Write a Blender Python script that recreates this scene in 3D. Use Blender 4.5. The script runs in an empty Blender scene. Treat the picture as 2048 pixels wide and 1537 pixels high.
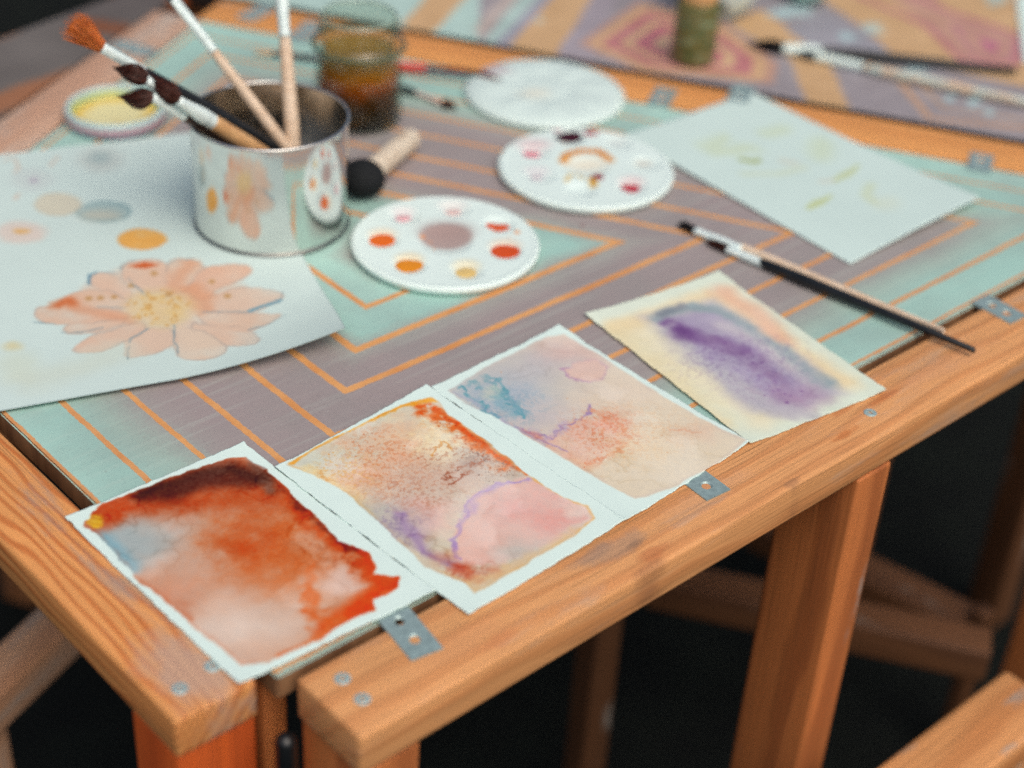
import bpy, bmesh, math, random
import numpy as np
from mathutils import Vector, Matrix

random.seed(7)
scene = bpy.context.scene
COL = scene.collection
S = 0.735            # metres per table unit (camera height above the table top)
ZT = 0.74            # table-top height
# ------------------------------------------------------------------ camera
F_PX, PITCH, ROLL, YAW = 3341.317, 0.596769654, 0.0663831198, 0.805202191
_fw = np.array([0, math.cos(PITCH), -math.sin(PITCH)])
_r0 = np.array([1.0, 0, 0]); _u0 = np.cross(_r0, _fw)
_r = math.cos(ROLL) * _r0 + math.sin(ROLL) * _u0
_u = -math.sin(ROLL) * _r0 + math.cos(ROLL) * _u0
cam_d = bpy.data.cameras.new("camera")
cam = bpy.data.objects.new("camera", cam_d); COL.objects.link(cam)
M = Matrix.Identity(4)
for i in range(3):
    M[i][0], M[i][1], M[i][2] = _r[i], _u[i], -_fw[i]
M[2][3] = ZT + S
cam.matrix_world = M
cam_d.sensor_width = 36.0
cam_d.lens = F_PX / 2048 * 36.0
cam_d.clip_start = 0.05; cam_d.clip_end = 400
cam_d.dof.use_dof = True
cam_d.dof.focus_distance = 1.66 * S
cam_d.dof.aperture_fstop = 2.2
scene.camera = cam
# ------------------------------------------------------------------ sky, sun, exposure
SUN_EL, SUN_AZ = math.radians(56), math.radians(148)
world = bpy.data.worlds.new("World"); scene.world = world
world.use_nodes = True
nt = world.node_tree; nt.nodes.clear()
sky = nt.nodes.new("ShaderNodeTexSky"); sky.sky_type = 'NISHITA'; sky.sun_disc = False
sky.sun_elevation = SUN_EL; sky.sun_rotation = SUN_AZ
sky.air_density = 1.0; sky.dust_density = 8.0; sky.ozone_density = 0.6
bg = nt.nodes.new("ShaderNodeBackground"); bg.inputs[1].default_value = 0.1
wo = nt.nodes.new("ShaderNodeOutputWorld")
nt.links.new(sky.outputs[0], bg.inputs[0]); nt.links.new(bg.outputs[0], wo.inputs[0])
sun_d = bpy.data.lights.new("sun", 'SUN'); sun_d.energy = 0.9; sun_d.angle = math.radians(75)
sun_d.color = (1.0, 0.975, 0.95)
sun = bpy.data.objects.new("sun", sun_d); COL.objects.link(sun)
sdir = Vector((math.cos(SUN_EL) * math.sin(SUN_AZ), math.cos(SUN_EL) * math.cos(SUN_AZ), math.sin(SUN_EL)))
sun.rotation_euler = sdir.to_track_quat('Z', 'Y').to_euler()
sun.location = (0, 0, 5)
vs = scene.view_settings
vs.view_transform = 'Standard'; vs.look = 'None'; vs.gamma = 1.0; vs.use_curve_mapping = False
vs.exposure = 0.07
scene.render.engine = 'CYCLES'
scene.cycles.max_bounces = 10; scene.cycles.transmission_bounces = 8
scene.cycles.caustics_reflective = True; scene.cycles.blur_glossy = 1.0; scene.cycles.caustics_refractive = False
scene.cycles.sample_clamp_indirect = 6
scene.cycles.use_denoising = False

# ------------------------------------------------------------------ photo -> table plane
def _ray(x, y):
    return (x - 1024) / F_PX * _r - (y - 768.5) / F_PX * _u + _fw
EX = np.array([math.sin(YAW), math.cos(YAW)])
EY = np.array([-math.cos(YAW), math.sin(YAW)])
def _g(x, y, h=0.0):
    d = _ray(x, y); t = (h - 1) / d[2]
    return np.array([d[0] * t, d[1] * t])
ORG = _g(350, 1449)
ROT = math.pi / 2 - YAW
def T(x, y, h=0.0):
    "photo pixel -> table units (x along the front edge, y to the back-left) at height h units above the top"
    g = _g(x, y, h) - ORG
    return np.array([g @ EX, g @ EY])
def W(tx, ty, h=0.0):
    "table units -> world metres"
    g = ORG + EX * tx + EY * ty
    return np.array([g[0] * S, g[1] * S, ZT + h * S])
def WP(x, y, h=0.0):
    return W(*T(x, y, h), h)
def at_depth(x, y, P):
    "point on the view ray of a pixel at the same depth as world point P"
    d = _ray(x, y); o = np.array([0, 0, ZT + S])
    return o + d * ((np.asarray(P) - o) @ _fw)
def PX(P):
    v = np.asarray(P) - np.array([0, 0, ZT + S])
    z = v @ _fw
    return np.array([1024 + F_PX * (v @ _r) / z, 768.5 - F_PX * (v @ _u) / z])

# ------------------------------------------------------------------ colour
def s2l(c):
    c = np.asarray(c, float) / 255.0
    return np.where(c <= 0.04045, c / 12.92, ((c + 0.055) / 1.055) ** 2.4)
WHITE = s2l((187, 205, 201)); ALB = np.array([0.50, 0.65, 0.625])
def P(*c):
    "what a sunlit table-top surface photographs as -> its base colour"
    a = s2l(c) / WHITE * ALB
    return np.clip(a, 0.003, 0.93)
def P4(*c):
    return tuple(P(*c)) + (1.0,)

# ------------------------------------------------------------------ object helpers
def link(o): COL.objects.link(o); return o
def props(o, label=None, cat=None, group=None, kind=None):
    if label: o["label"] = label
    if cat: o["category"] = cat
    if group: o["group"] = group
    if kind: o["kind"] = kind
    return o
def empty(name, loc, label, cat, group=None):
    o = bpy.data.objects.new(name, None); o.location = Vector(loc); o.empty_display_size = 0.02
    link(o); return props(o, label, cat, group)
def mesh(name, verts, faces, mat, parent=None, off=None, smooth=True, rotz=0.0, loc=None):
    me = bpy.data.meshes.new(name)
    v = np.asarray(verts, float)
    if off is not None: v = v - np.asarray(off)
    me.from_pydata([tuple(a) for a in v], [], [tuple(int(i) for i in f) for f in faces])
    me.validate(); me.update()
    if smooth: me.polygons.foreach_set("use_smooth", [True] * len(me.polygons))
    if mat: me.materials.append(mat)
    o = bpy.data.objects.new(name, me); link(o)
    if parent is not None: o.parent = parent
    if loc is not None: o.location = Vector(loc)
    if rotz: o.rotation_euler = (0, 0, rotz)
    return o
def from_bm(name, bm, mat, parent=None, loc=(0, 0, 0), rotz=0.0, smooth=False, rot=None):
    me = bpy.data.meshes.new(name); bm.normal_update(); bm.to_mesh(me); bm.free()
    if smooth: me.polygons.foreach_set("use_smooth", [True] * len(me.polygons))
    if mat: me.materials.append(mat)
    o = bpy.data.objects.new(name, me); link(o)
    if parent is not None: o.parent = parent
    o.location = Vector(loc); o.rotation_euler = rot if rot is not None else (0, 0, rotz)
    return o
def lathe(prof, n=48, closed=False):
    "prof: (r, z) list -> verts, faces around z"
    V, Fc = [], []
    m = len(prof)
    for r, z in prof:
        for k in range(n):
            a = 2 * math.pi * k / n
            V.append((r * math.cos(a), r * math.sin(a), z))
    rng = range(m if closed else m - 1)
    for i in rng:
        j = (i + 1) % m
        for k in range(n):
            k2 = (k + 1) % n
            Fc.append((i * n + k, i * n + k2, j * n + k2, j * n + k))
    return V, Fc

# ------------------------------------------------------------------ numpy noise
def _hash(ix, iy, seed):
    h = (ix.astype(np.int64) * 374761393 + iy.astype(np.int64) * 668265263 + seed * 1442695041) & 0x7fffffff
    h = ((h ^ (h >> 13)) * 1274126177) & 0x7fffffff
    h = (h ^ (h >> 16)) & 0xffff
    return h / 65535.0
def vnoise(x, y, seed=0):
    ix, iy = np.floor(x), np.floor(y); fx, fy = x - ix, y - iy
    fx = fx * fx * fx * (fx * (fx * 6 - 15) + 10); fy = fy * fy * fy * (fy * (fy * 6 - 15) + 10)
    a, b = _hash(ix, iy, seed), _hash(ix + 1, iy, seed)
    c, d = _hash(ix, iy + 1, seed), _hash(ix + 1, iy + 1, seed)
    return (a * (1 - fx) + b * fx) * (1 - fy) + (c * (1 - fx) + d * fx) * fy
def fbm(x, y, scale, oct=4, seed=0, gain=0.5):
    t = np.zeros_like(x); a, n = 1.0, 0.0
    for o in range(oct):
        t += a * vnoise(x * scale * 2 ** o + 17.3 * o, y * scale * 2 ** o - 9.1 * o, seed + o * 31); n += a; a *= gain
    return t / n
def sstep(a, b, x):
    t = np.clip((x - a) / (b - a + 1e-12), 0, 1); return t * t * (3 - 2 * t)

class Canvas:
    "paint laid on a sheet: one colour per grid vertex (xy in table units)"
    def __init__(self, xy, base):
        self.x, self.y = xy[:, 0].copy(), xy[:, 1].copy()
        self.c = np.tile(np.asarray(base, float), (len(xy), 1))
    def pts(self, L):
        return np.array([T(*p) for p in L])
    def warp(self, amt, scale, seed):
        if not amt: return self.x, self.y
        return (self.x + amt * 2 * (fbm(self.x, self.y, scale, 4, seed, .6) - .5),
                self.y + amt * 2 * (fbm(self.x, self.y, scale, 4, seed + 77, .6) - .5))
    def mix(self, col, m):
        col = np.asarray(col, float)
        self.c = self.c * (1 - m[:, None]) + col * m[:, None]
    def sd(self, poly, x, y):
        n = len(poly); d = np.full(x.shape, 1e9); ins = np.zeros(x.shape, bool)
        for i in range(n):
            a, b = poly[i], poly[(i + 1) % n]
            d = np.minimum(d, self.seg(a, b, x, y)[0])
            cond = ((a[1] > y) != (b[1] > y))
            xi = (b[0] - a[0]) * (y - a[1]) / (b[1] - a[1] + 1e-12) + a[0]
            ins ^= cond & (x < xi)
        return np.where(ins, -d, d)
    @staticmethod
    def seg(a, b, x, y):
        vx, vy = b[0] - a[0], b[1] - a[1]
        t = np.clip(((x - a[0]) * vx + (y - a[1]) * vy) / (vx * vx + vy * vy + 1e-12), 0, 1)
        return np.hypot(x - a[0] - t * vx, y - a[1] - t * vy), t
    def fill(self, L, col, alpha=1.0, soft=.002, warp=.0, ws=40, seed=1, edge=None, ew=.002, ea=.7, tex=0, ts=60):
        x, y = self.warp(warp, ws, seed)
        s = self.sd(self.pts(L), x, y)
        m = sstep(soft, -soft, s) * alpha
        if tex: m = m * np.clip(1 + tex * 2 * (fbm(self.x, self.y, ts, 4, seed + 5) - .5), 0, 1.3)
        self.mix(col, np.clip(m, 0, 1))
        if edge is not None:
            e = np.exp(-((s + ew * .6) / ew) ** 2) * ea * np.clip(fbm(self.x, self.y, 50, 3, seed + 9) * 2.2 - .4, 0, 1)
            self.mix(edge, np.clip(e, 0, 1))
        return s
    def stroke(self, L, col, w, alpha=1.0, soft=.5, warp=0., ws=60, seed=2, tex=0, ts=80, taper=0):
        x, y = self.warp(warp, ws, seed)
        p = self.pts(L); d = np.full(x.shape, 1e9); n = len(p) - 1
        for i in range(n):
            dd, t = self.seg(p[i], p[i + 1], x, y)
            if taper:
                f = (i + t) / n; dd = dd / np.clip(1 - taper * np.abs(f - .4) * 1.4, .15, 1)
            d = np.minimum(d, dd)
        m = sstep(w * (1 + soft), w * (1 - soft), d) * alpha
        if tex: m = m * np.clip(1 + tex * 3 * (fbm(self.x, self.y, ts, 4, seed + 5) - .5), 0, 1.4)
        self.mix(col, np.clip(m, 0, 1))
    def ell(self, cx, cy, rx, ry, col, alpha=1., soft=.15, warp=0., ws=40, seed=3, edge=None, ea=.6, tex=0):
        "ellipse given by its outline in the photo"
        L = [(cx + rx * math.cos(t), cy + ry * math.sin(t)) for t in np.linspace(0, 2 * math.pi, 24, endpoint=False)]
        u = np.linalg.norm(T(cx + rx, cy) - T(cx - rx, cy)) / 2
        self.fill(L, col, alpha, u * soft, warp, ws, seed, edge, u * .06, ea, tex)
    def specks(self, L, col, n, r, alpha, seed):
        rng = np.random.default_rng(seed); p = self.pts(L)
        lo, hi = p.min(0), p.max(0)
        q = lo + rng.random((n, 2)) * (hi - lo)
        for a in q:
            rr = r * (.35 + rng.random() ** 2 * 1.1)
            if self.sd(p, np.array([a[0]]), np.array([a[1]]))[0] > 0: continue
            d = np.hypot((self.x - a[0]), (self.y - a[1]))
            self.mix(col, sstep(rr * 1.3, rr * .6, d) * alpha * (.5 + .5 * rng.random()))
    def tone(self, amt, scale, seed, mask=None):
        n = (fbm(self.x, self.y, scale, 4, seed) - .5) * 2 * amt
        if mask is not None: n = n * mask
        self.c = np.clip(self.c + n[:, None], 0, 255)
    def grit(self, cx, cy, rx, ry, col, alpha, thr=.56, scale=300, seed=5):
        "pigment grains settled in the tooth of the paper"
        L = [(cx + rx * math.cos(t), cy + ry * math.sin(t)) for t in np.linspace(0, 2 * math.pi, 20, endpoint=False)]
        u = np.linalg.norm(T(cx + rx, cy) - T(cx - rx, cy)) / 2
        x, y = self.warp(.012, 40, seed); sd = self.sd(self.pts(L), x, y)
        m = sstep(u * .6, -u * .8, sd) * sstep(thr, thr + .14, fbm(self.x, self.y, scale, 3, seed + 1, .6) + .10 * (fbm(self.x, self.y, 45, 3, seed + 2) - .5))
        self.mix(col, m * alpha)
    def strengthen(self, k):
        m = self.c.mean(1, keepdims=True)
        self.c = np.clip(m + (self.c - m) * k, 0, 255); self.c = np.clip(228 + (self.c - 228) * (1 + (k - 1) * .55), 0, 255)
    def bloom(self, seed, k=1.0, mask=None):
        "back-runs, granulation and drying rims of the wash"
        x, y = self.warp(.012, 26, seed)
        n = fbm(x, y, 17, 4, seed + 1); n2 = fbm(x, y, 7, 3, seed + 2)
        rim = np.exp(-((n - .52) / .012) ** 2) * np.clip(n2 * 3 - 1.1, 0, 1)
        lo = sstep(.52, .66, n) * .5
        gr = fbm(self.x, self.y, 330, 2, seed + 3) - .5
        f = 1 - k * (.035 * rim) + k * (.06 * lo) + k * .07 * gr
        sat = self.c - 232
        self.c = np.clip(232 + sat * (1 + k * (.28 * rim - .30 * lo + .22 * gr + .5 * (n2 - .5)))[:, None], 0, 255) * np.clip(f, .8, 1.05)[:, None]
        self.c = np.clip(self.c, 0, 255)
    def linear(self):
        a = s2l(np.clip(self.c, 0, 255)) / WHITE * ALB
        return np.clip(a, .003, .93)

def set_col(me, lin, extra=None):
    at = me.color_attributes.new("paint", 'FLOAT_COLOR', 'POINT')
    buf = np.ones((len(me.vertices), 4), np.float32)
    buf[:len(lin), :3] = lin
    at.data.foreach_set("color", buf.ravel())

# ------------------------------------------------------------------ materials
class NT:
    def __init__(self, name):
        self.m = bpy.data.materials.new(name); self.m.use_nodes = True
        self.t = self.m.node_tree; self.t.nodes.clear()
        self.o = self.n("ShaderNodeOutputMaterial"); self.b = self.n("ShaderNodeBsdfPrincipled")
        self.l(self.b.outputs[0], self.o.inputs[0])
    def n(self, t, **k):
        x = self.t.nodes.new(t)
        for a, b in k.items(): setattr(x, a, b)
        return x
    def l(self, a, b): self.t.links.new(a, b)
    def set(self, x, v):
        if hasattr(v, "is_output"): self.l(v, x)
        else: x.default_value = v
    def math(self, op, a, b=0.0, c=None, clamp=False):
        x = self.n("ShaderNodeMath", operation=op, use_clamp=clamp)
        self.set(x.inputs[0], a); self.set(x.inputs[1], b)
        if c is not None: self.set(x.inputs[2], c)
        return x.outputs[0]
    def mix(self, fac, a, b, blend='MIX'):
        x = self.n("ShaderNodeMix", data_type='RGBA', blend_type=blend)
        self.set(x.inputs[0], fac); self.set(x.inputs[6], a); self.set(x.inputs[7], b)
        return x.outputs[2]
    def coord(self, scale=(1, 1, 1), out="Object", loc=(0, 0, 0)):
        c = self.n("ShaderNodeTexCoord"); mp = self.n("ShaderNodeMapping")
        mp.inputs["Scale"].default_value = scale; mp.inputs["Location"].default_value = loc
        self.l(c.outputs[out], mp.inputs[0]); return mp.outputs[0]
    def noise(self, vec, scale=5., detail=4., rough=.55, dist=0.):
        x = self.n("ShaderNodeTexNoise"); self.l(vec, x.inputs["Vector"])
        x.inputs["Scale"].default_value = scale; x.inputs["Detail"].default_value = detail
        x.inputs["Roughness"].default_value = rough; x.inputs["Distortion"].default_value = dist
        return x.outputs["Fac"]
    def rng(self, v, a, b, c=0., d=1., smooth=True):
        x = self.n("ShaderNodeMapRange"); x.interpolation_type = 'SMOOTHSTEP' if smooth else 'LINEAR'
        self.set(x.inputs[0], v)
        for i, q in enumerate((a, b, c, d)): x.inputs[i + 1].default_value = q
        return x.outputs[0]
    def ramp(self, fac, stops, interp='LINEAR'):
        x = self.n("ShaderNodeValToRGB"); x.color_ramp.interpolation = interp
        e = x.color_ramp.elements
        while len(e) > 1: e.remove(e[-1])
        for i, (p, c) in enumerate(stops):
            q = e[0] if i == 0 else e.new(min(max(p, 0), 1))
            q.position = min(max(p, 0), 1); q.color = c
        self.l(fac, x.inputs[0]); return x.outputs[0]
    def bump(self, h, strength=.2, dist=.001):
        x = self.n("ShaderNodeBump"); x.inputs["Strength"].default_value = strength
        x.inputs["Distance"].default_value = dist; self.l(h, x.inputs["Height"])
        self.l(x.outputs[0], self.b.inputs["Normal"])
    def base(self, v): self.set(self.b.inputs["Base Color"], v)
    def p(self, **k):
        for a, v in k.items(): self.set(self.b.inputs[a.replace("_", " ")], v)
        return self

def plain(name, col, rough=.5, metal=0., var=.06, nscale=60., bump=0., spec=.5):
    m = NT(name); v = m.coord()
    n = m.noise(v, nscale, 4)
    c = np.array(col)
    m.base(m.mix(m.rng(n, .3, .7), tuple(np.clip(c * (1 - var), 0, 1)) + (1,), tuple(np.clip(c * (1 + var), 0, 1)) + (1,)))
    m.p(Roughness=m.rng(n, .2, .8, max(rough - .08, .02), rough + .08), Metallic=metal, Specular_IOR_Level=spec)
    if bump: m.bump(n, bump, .0006)
    return m.m

def wood(name, light, dark, ring=26., grain=.55, grey=.0, greycol=(150, 145, 138), knots=(), stains=(), rough=.62, seed=0., mid=None, streak=.35):
    "beam wood, grain along local X"
    m = NT(name)
    v0 = m.coord((1, 1, 1), loc=(seed, seed * .37, 0))
    big = m.noise(m.coord((2.2, 9, 9), loc=(seed, 0, seed)), 1.0, 3)
    sep = m.n("ShaderNodeSeparateXYZ"); m.l(m.coord((1, 1, 1)), sep.inputs[0])
    # growth rings: bands across the width bent along the length
    ph = m.math('MULTIPLY_ADD', sep.outputs[1], ring * 6.283, m.math('MULTIPLY', big, ring * .55))
    ph = m.math('MULTIPLY_ADD', sep.outputs[2], ring * 5.0, ph)
    jit = m.noise(m.coord((6, 160, 160), loc=(seed, 0, 0)), 1.0, 4)
    ph = m.math('MULTIPLY_ADD', jit, 1.6, ph)
    band = m.rng(m.math('SINE', ph), -.2, 1.0)
    fine = m.noise(m.coord((10, 420, 420), loc=(0, seed, 0)), 1.0, 5, .65)
    blot = m.noise(v0, 14., 4)
    c = m.mix(m.math('MULTIPLY', band, grain, clamp=True), P4(*light), P4(*dark))
    md = mid or tuple((np.array(light) * .86).astype(int))
    c = m.mix(m.rng(fine, .45, .75, 0, streak), c, P4(*(int(q * .72) for q in md)))
    pore = m.noise(m.coord((5, 700, 700), loc=(seed, 0, 0)), 1.0, 3, .6)
    c = m.mix(m.rng(pore, .56, .70, 0, .7), c, P4(*(int(q * .62) for q in md)))
    c = m.mix(m.rng(blot, .35, .75, 0, .35), c, P4(*md))
    if grey:
        g = m.noise(m.coord((5, 26, 26), loc=(seed * 2, 1, 0)), 1.0, 6, .7)
        c = m.mix(m.rng(g, .62 - grey * .25, .70, 0, .8), c, P4(*greycol))
    for (kx, ky, rx, ry, kc, ka) in stains:
        dx = m.math('DIVIDE', m.math('SUBTRACT', sep.outputs[0], kx), rx)
        dy = m.math('DIVIDE', m.math('SUBTRACT', sep.outputs[1], ky), ry)
        q = m.math('SQRT', m.math('ADD', m.math('MULTIPLY', dx, dx), m.math('MULTIPLY', dy, dy)))
        q = m.math('ADD', q, m.rng(m.noise(v0, 55., 5, .7), 0, 1, -.75, .75, False))
        c = m.mix(m.rng(q, .35, 1.0, ka, 0), c, P4(*kc))
    m.base(c)
    m.p(Roughness=m.rng(fine, .2, .8, rough - .08, rough + .12), Specular_IOR_Level=.35)
    hh = m.math('ADD', m.math('MULTIPLY', band, .6), fine)
    m.bump(hh, .6, .0012)
    return m.m

def painted(name, rough=.85, tooth=900., bump=.25, spec=.25):
    "colour stored on the sheet's own surface plus paper tooth"
    m = NT(name); a = m.n("ShaderNodeAttribute", attribute_name="paint")
    n = m.noise(m.coord(), tooth, 3, .6)
    n2 = m.noise(m.coord(), 40., 5, .6)
    c = m.mix(m.rng(n, .3, .7, 0, .10), a.outputs[0], m.mix(1.0, a.outputs[0], (.86, .86, .86, 1), 'MULTIPLY'))
    c = m.mix(m.rng(n2, .3, .75, 0, .25), c, m.mix(1.0, c, (.90, .90, .90, 1), 'MULTIPLY'))
    m.base(c); m.p(Roughness=rough, Specular_IOR_Level=spec)
    m.bump(n, bump, .0003)
    return m.m

MAT_PAPER = painted("watercolour_paper")
MAT_SHEET = painted("drawing_paper", .8, 500., .15)
MAT_SLAB = painted("painted_plywood", .6, 220., .2, .35)
MAT_GALV = plain("galvanised_steel", tuple(P(152, 172, 172)), .38, .35, .12, 180., .1)
MAT_SCREW = plain("zinc_screw", tuple(P(172, 194, 194)), .35, .4, .12, 300.)
MAT_FERR = plain("ferrule_metal", tuple(P(226, 238, 236)), .25, .12, .08, 200.)
MAT_BLACK = plain("black_lacquer", (.008, .010, .012), .22, 0, .2, 80.)
MAT_RUBBER = plain("black_foam", (.012, .014, .016), .8, 0, .3, 500., .5, .2)
MAT_PLAST = plain("white_plastic", P(214, 228, 224), .32, 0, .02, 30.)
MAT_CERAM = plain("white_ceramic", P(205, 220, 216), .2, 0, .03, 30.)

# ------------------------------------------------------------------ ground
def ground():
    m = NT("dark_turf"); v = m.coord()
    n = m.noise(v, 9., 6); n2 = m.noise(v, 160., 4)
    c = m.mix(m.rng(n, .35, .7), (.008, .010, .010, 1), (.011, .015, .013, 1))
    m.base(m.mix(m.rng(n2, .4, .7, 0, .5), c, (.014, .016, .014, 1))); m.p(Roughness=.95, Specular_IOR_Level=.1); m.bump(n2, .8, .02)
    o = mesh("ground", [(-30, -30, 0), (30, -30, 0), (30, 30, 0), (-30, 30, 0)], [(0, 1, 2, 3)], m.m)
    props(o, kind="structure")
ground()

# ------------------------------------------------------------------ tables
def rbox(x0, x1, y0, y1, z0, z1, bev=.0025, seg=2):
    bm = bmesh.new()
    vs_ = [bm.verts.new(p) for p in ((x0, y0, z0), (x1, y0, z0), (x1, y1, z0), (x0, y1, z0), (x0, y0, z1), (x1, y0, z1), (x1, y1, z1), (x0, y1, z1))]
    for f in ((3, 2, 1, 0), (4, 5, 6, 7), (0, 1, 5, 4), (1, 2, 6, 5), (2, 3, 7, 6), (3, 0, 4, 7)):
        bm.faces.new([vs_[i] for i in f])
    if bev: bmesh.ops.bevel(bm, geom=bm.edges[:], offset=bev, segments=seg, affect='EDGES', profile=.6)
    return bm
def beam(name, a, b, width, thick, top, mat, parent, off, side=1, bev=.003):
    """beam whose top edge runs a->b (table units); width goes to the left of a->b when side=1"""
    A = W(a[0], a[1]); B = W(b[0], b[1]); d = B - A; L = float(np.hypot(d[0], d[1])); ang = math.atan2(d[1], d[0])
    w = width * S
    y0, y1 = (0, w) if side > 0 else (-w, 0)
    bm = rbox(0, L, y0, y1, -thick * S, 0, bev)
    return from_bm(name, bm, mat, parent, (A[0] - off[0], A[1] - off[1], ZT + top * S - off[2]), ang, True)
def post(name, tx0, tx1, ty0, ty1, h0, h1, mat, parent, off, ang=0.0, c=None):
    "vertical timber: local X runs up so the grain does too"
    cx, cy = ((tx0 + tx1) / 2, (ty0 + ty1) / 2)
    wx, wy = (tx1 - tx0) * S, (ty1 - ty0) * S
    L = (h1 - h0) * S
    bm = rbox(0, L, -wy / 2, wy / 2, -wx / 2, wx / 2, .003)
    # local x->up, y->table y, z-> -table x  (kept right handed)
    base = W(cx, cy, h0)
    R = Matrix.Rotation(ROT + ang, 4, 'Z') @ Matrix(((0, 0, -1, 0), (0, 1, 0, 0), (1, 0, 0, 0), (0, 0, 0, 1)))
    return from_bm(name, bm, mat, parent, base - np.asarray(off), 0, True, rot=R.to_euler())

KC = np.array([.5995, .5005]); KR = .5055
def nrm(a): return np.array([math.cos(math.radians(a)), math.sin(math.radians(a))])
N_X, N_Y, N_B, N_L = nrm(270), nrm(180), nrm(30), nrm(120)
def corner(n1, d1, n2, d2):
    "point at inset d1 from side n1 and d2 from side n2"
    A = np.array([n1, n2]); b = np.array([KR - d1 + n1 @ KC, KR - d2 + n2 @ KC])
    return np.linalg.solve(A, b)

def board_material():
    m = NT("painted_board_paint")
    v = m.coord((1 / S, 1 / S, 1 / S))
    sep = m.n("ShaderNodeSeparateXYZ"); m.l(v, sep.inputs[0])
    def side(n, extra=0.):
        c = KR + n @ KC - extra
        q = m.math('MULTIPLY_ADD', sep.outputs[0], -float(n[0]), float(c))
        return m.math('MULTIPLY_ADD', sep.outputs[1], -float(n[1]), q)
    d = m.math('MINIMUM', m.math('MINIMUM', side(N_X), side(N_Y)), m.math('MINIMUM', side(N_B, .004), side(N_L)))
    wob = m.rng(m.noise(v, 22., 4, .6), 0, 1, -.0022, .0022, False)
    wob2 = m.rng(m.noise(v, 160., 3, .6), 0, 1, -.0016, .0016, False)
    dl = m.math('ADD', d, m.math('ADD', wob, wob2))
    # paint zones
    spray = m.math('ADD', d, m.rng(m.noise(v, 6., 5, .6), 0, 1, -.035, .035, False))
    spray = m.math('ADD', spray, m.rng(m.noise(v, 260., 3, .7), 0, 1, -.02, .02, False))
    mint, mint2, mauve = P4(156, 192, 183), P4(170, 206, 195), P4(154, 140, 140)
    R = lambda q: (q + .06) / .6
    sp = m.math('DIVIDE', m.math('ADD', spray, .06), .6)
    c = m.ramp(sp, [(0, mint2), (R(.05), mint), (R(.088), P4(160, 180, 170)), (R(.13), P4(158, 148, 146)), (R(.16), mauve), (R(.325), mauve),
                    (R(.352), P4(160, 158, 152)), (R(.378), mint), (R(.452), mint2), (R(.49), P4(158, 146, 142)), (1, mauve)])
    # worn, streaked paint
    st = m.noise(m.coord((4, 130, 1), loc=(.3, 0, 0)), 1.0, 5, .65)
    c = m.mix(m.rng(st, .48, .72, 0, .22), c, P4(190, 204, 194))
    bl = m.noise(v, 9., 5, .6)
    c = m.mix(m.rng(bl, .35, .72, 0, .3), c, P4(132, 134, 132))
    # scuffs where the paint rubbed thin next to the tape
    sc = m.noise(m.coord((30, 220, 1)), 1.0, 4, .7)
    c = m.mix(m.rng(sc, .68, .8, 0, .45), c, P4(120, 118, 112))
    cr = m.noise(m.coord((26, 26, 1)), 4.0, 6, .75, .6)
    crk = m.rng(m.math('ABSOLUTE', m.math('SUBTRACT', cr, .5)), .0, .010, .55, 0)
    zone = m.rng(m.noise(v, 5.5, 3), .52, .66)
    c = m.mix(m.math('MULTIPLY', crk, zone), c, P4(98, 88, 84))
    sp2 = m.noise(m.coord((420, 420, 1)), 1.0, 2, .6)
    c = m.mix(m.rng(sp2, .62, .72, 0, .3), c, P4(112, 108, 104))
    c = m.mix(m.rng(sp2, .26, .36, .28, 0), c, P4(200, 206, 198))
    # small spatters
    vo = m.n("ShaderNodeTexVoronoi"); m.l(v, vo.inputs["Vector"]); vo.inputs["Scale"].default_value = 13.
    vs2 = m.n("ShaderNodeSeparateColor"); m.l(vo.outputs["Color"], vs2.inputs[0])
    sz = m.rng(vs2.outputs[0], .80, 1., 0., .075, False)
    dd = m.math('ADD', vo.outputs["Distance"], m.rng(m.noise(v, 120., 2), 0, 1, -.05, .05, False))
    blob = m.math('MULTIPLY', m.math('LESS_THAN', dd, sz), m.rng(vs2.outputs[0], .80, .81))
    c = m.mix(m.math('MULTIPLY', blob, .6), c, m.mix(vs2.outputs[1], P4(120, 75, 85), P4(165, 95, 60)))
    # bare wood lines left by the tape
    lines = [(.004, .0022), (.0585, .0031), (.1195, .0031), (.178, .0035), (.243, .0040), (.300, .0044), (.356, .0047), (.420, .0040)]
    acc = None
    for q, w in lines:
        k = m.rng(m.math('ABSOLUTE', m.math('SUBTRACT', dl, q)), w - .0006, w + .0008, 1, 0)
        acc = k if acc is None else m.math('MAXIMUM', acc, k)
    gn = m.noise(m.coord((5, 5, 1)), 6.0, 5, .6)
    wc = m.mix(m.rng(gn, .35, .7), P4(218, 158, 100), P4(204, 136, 78))
    wc = m.mix(m.rng(d, .02, .13, .3, 0), wc, P4(188, 132, 96))
    c = m.mix(acc, c, wc)
    ge = m.n("ShaderNodeTexCoord"); gs = m.n("ShaderNodeSeparateXYZ"); m.l(ge.outputs["Normal"], gs.inputs[0])
    c = m.mix(m.rng(gs.outputs[2], .3, .6, 1, 0), c, m.mix(m.rng(gn, .35, .7), P4(150, 110, 78), P4(104, 70, 48)))
    m.base(c); m.p(Roughness=m.rng(st, .3, .7, .5, .68), Specular_IOR_Level=.4)
    m.bump(m.math('ADD', m.math('MULTIPLY', acc, -1.2), m.math('ADD', st, m.math('MULTIPLY', m.noise(v, 300., 3), .5))), .25, .0006)
    return m.m

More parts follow.
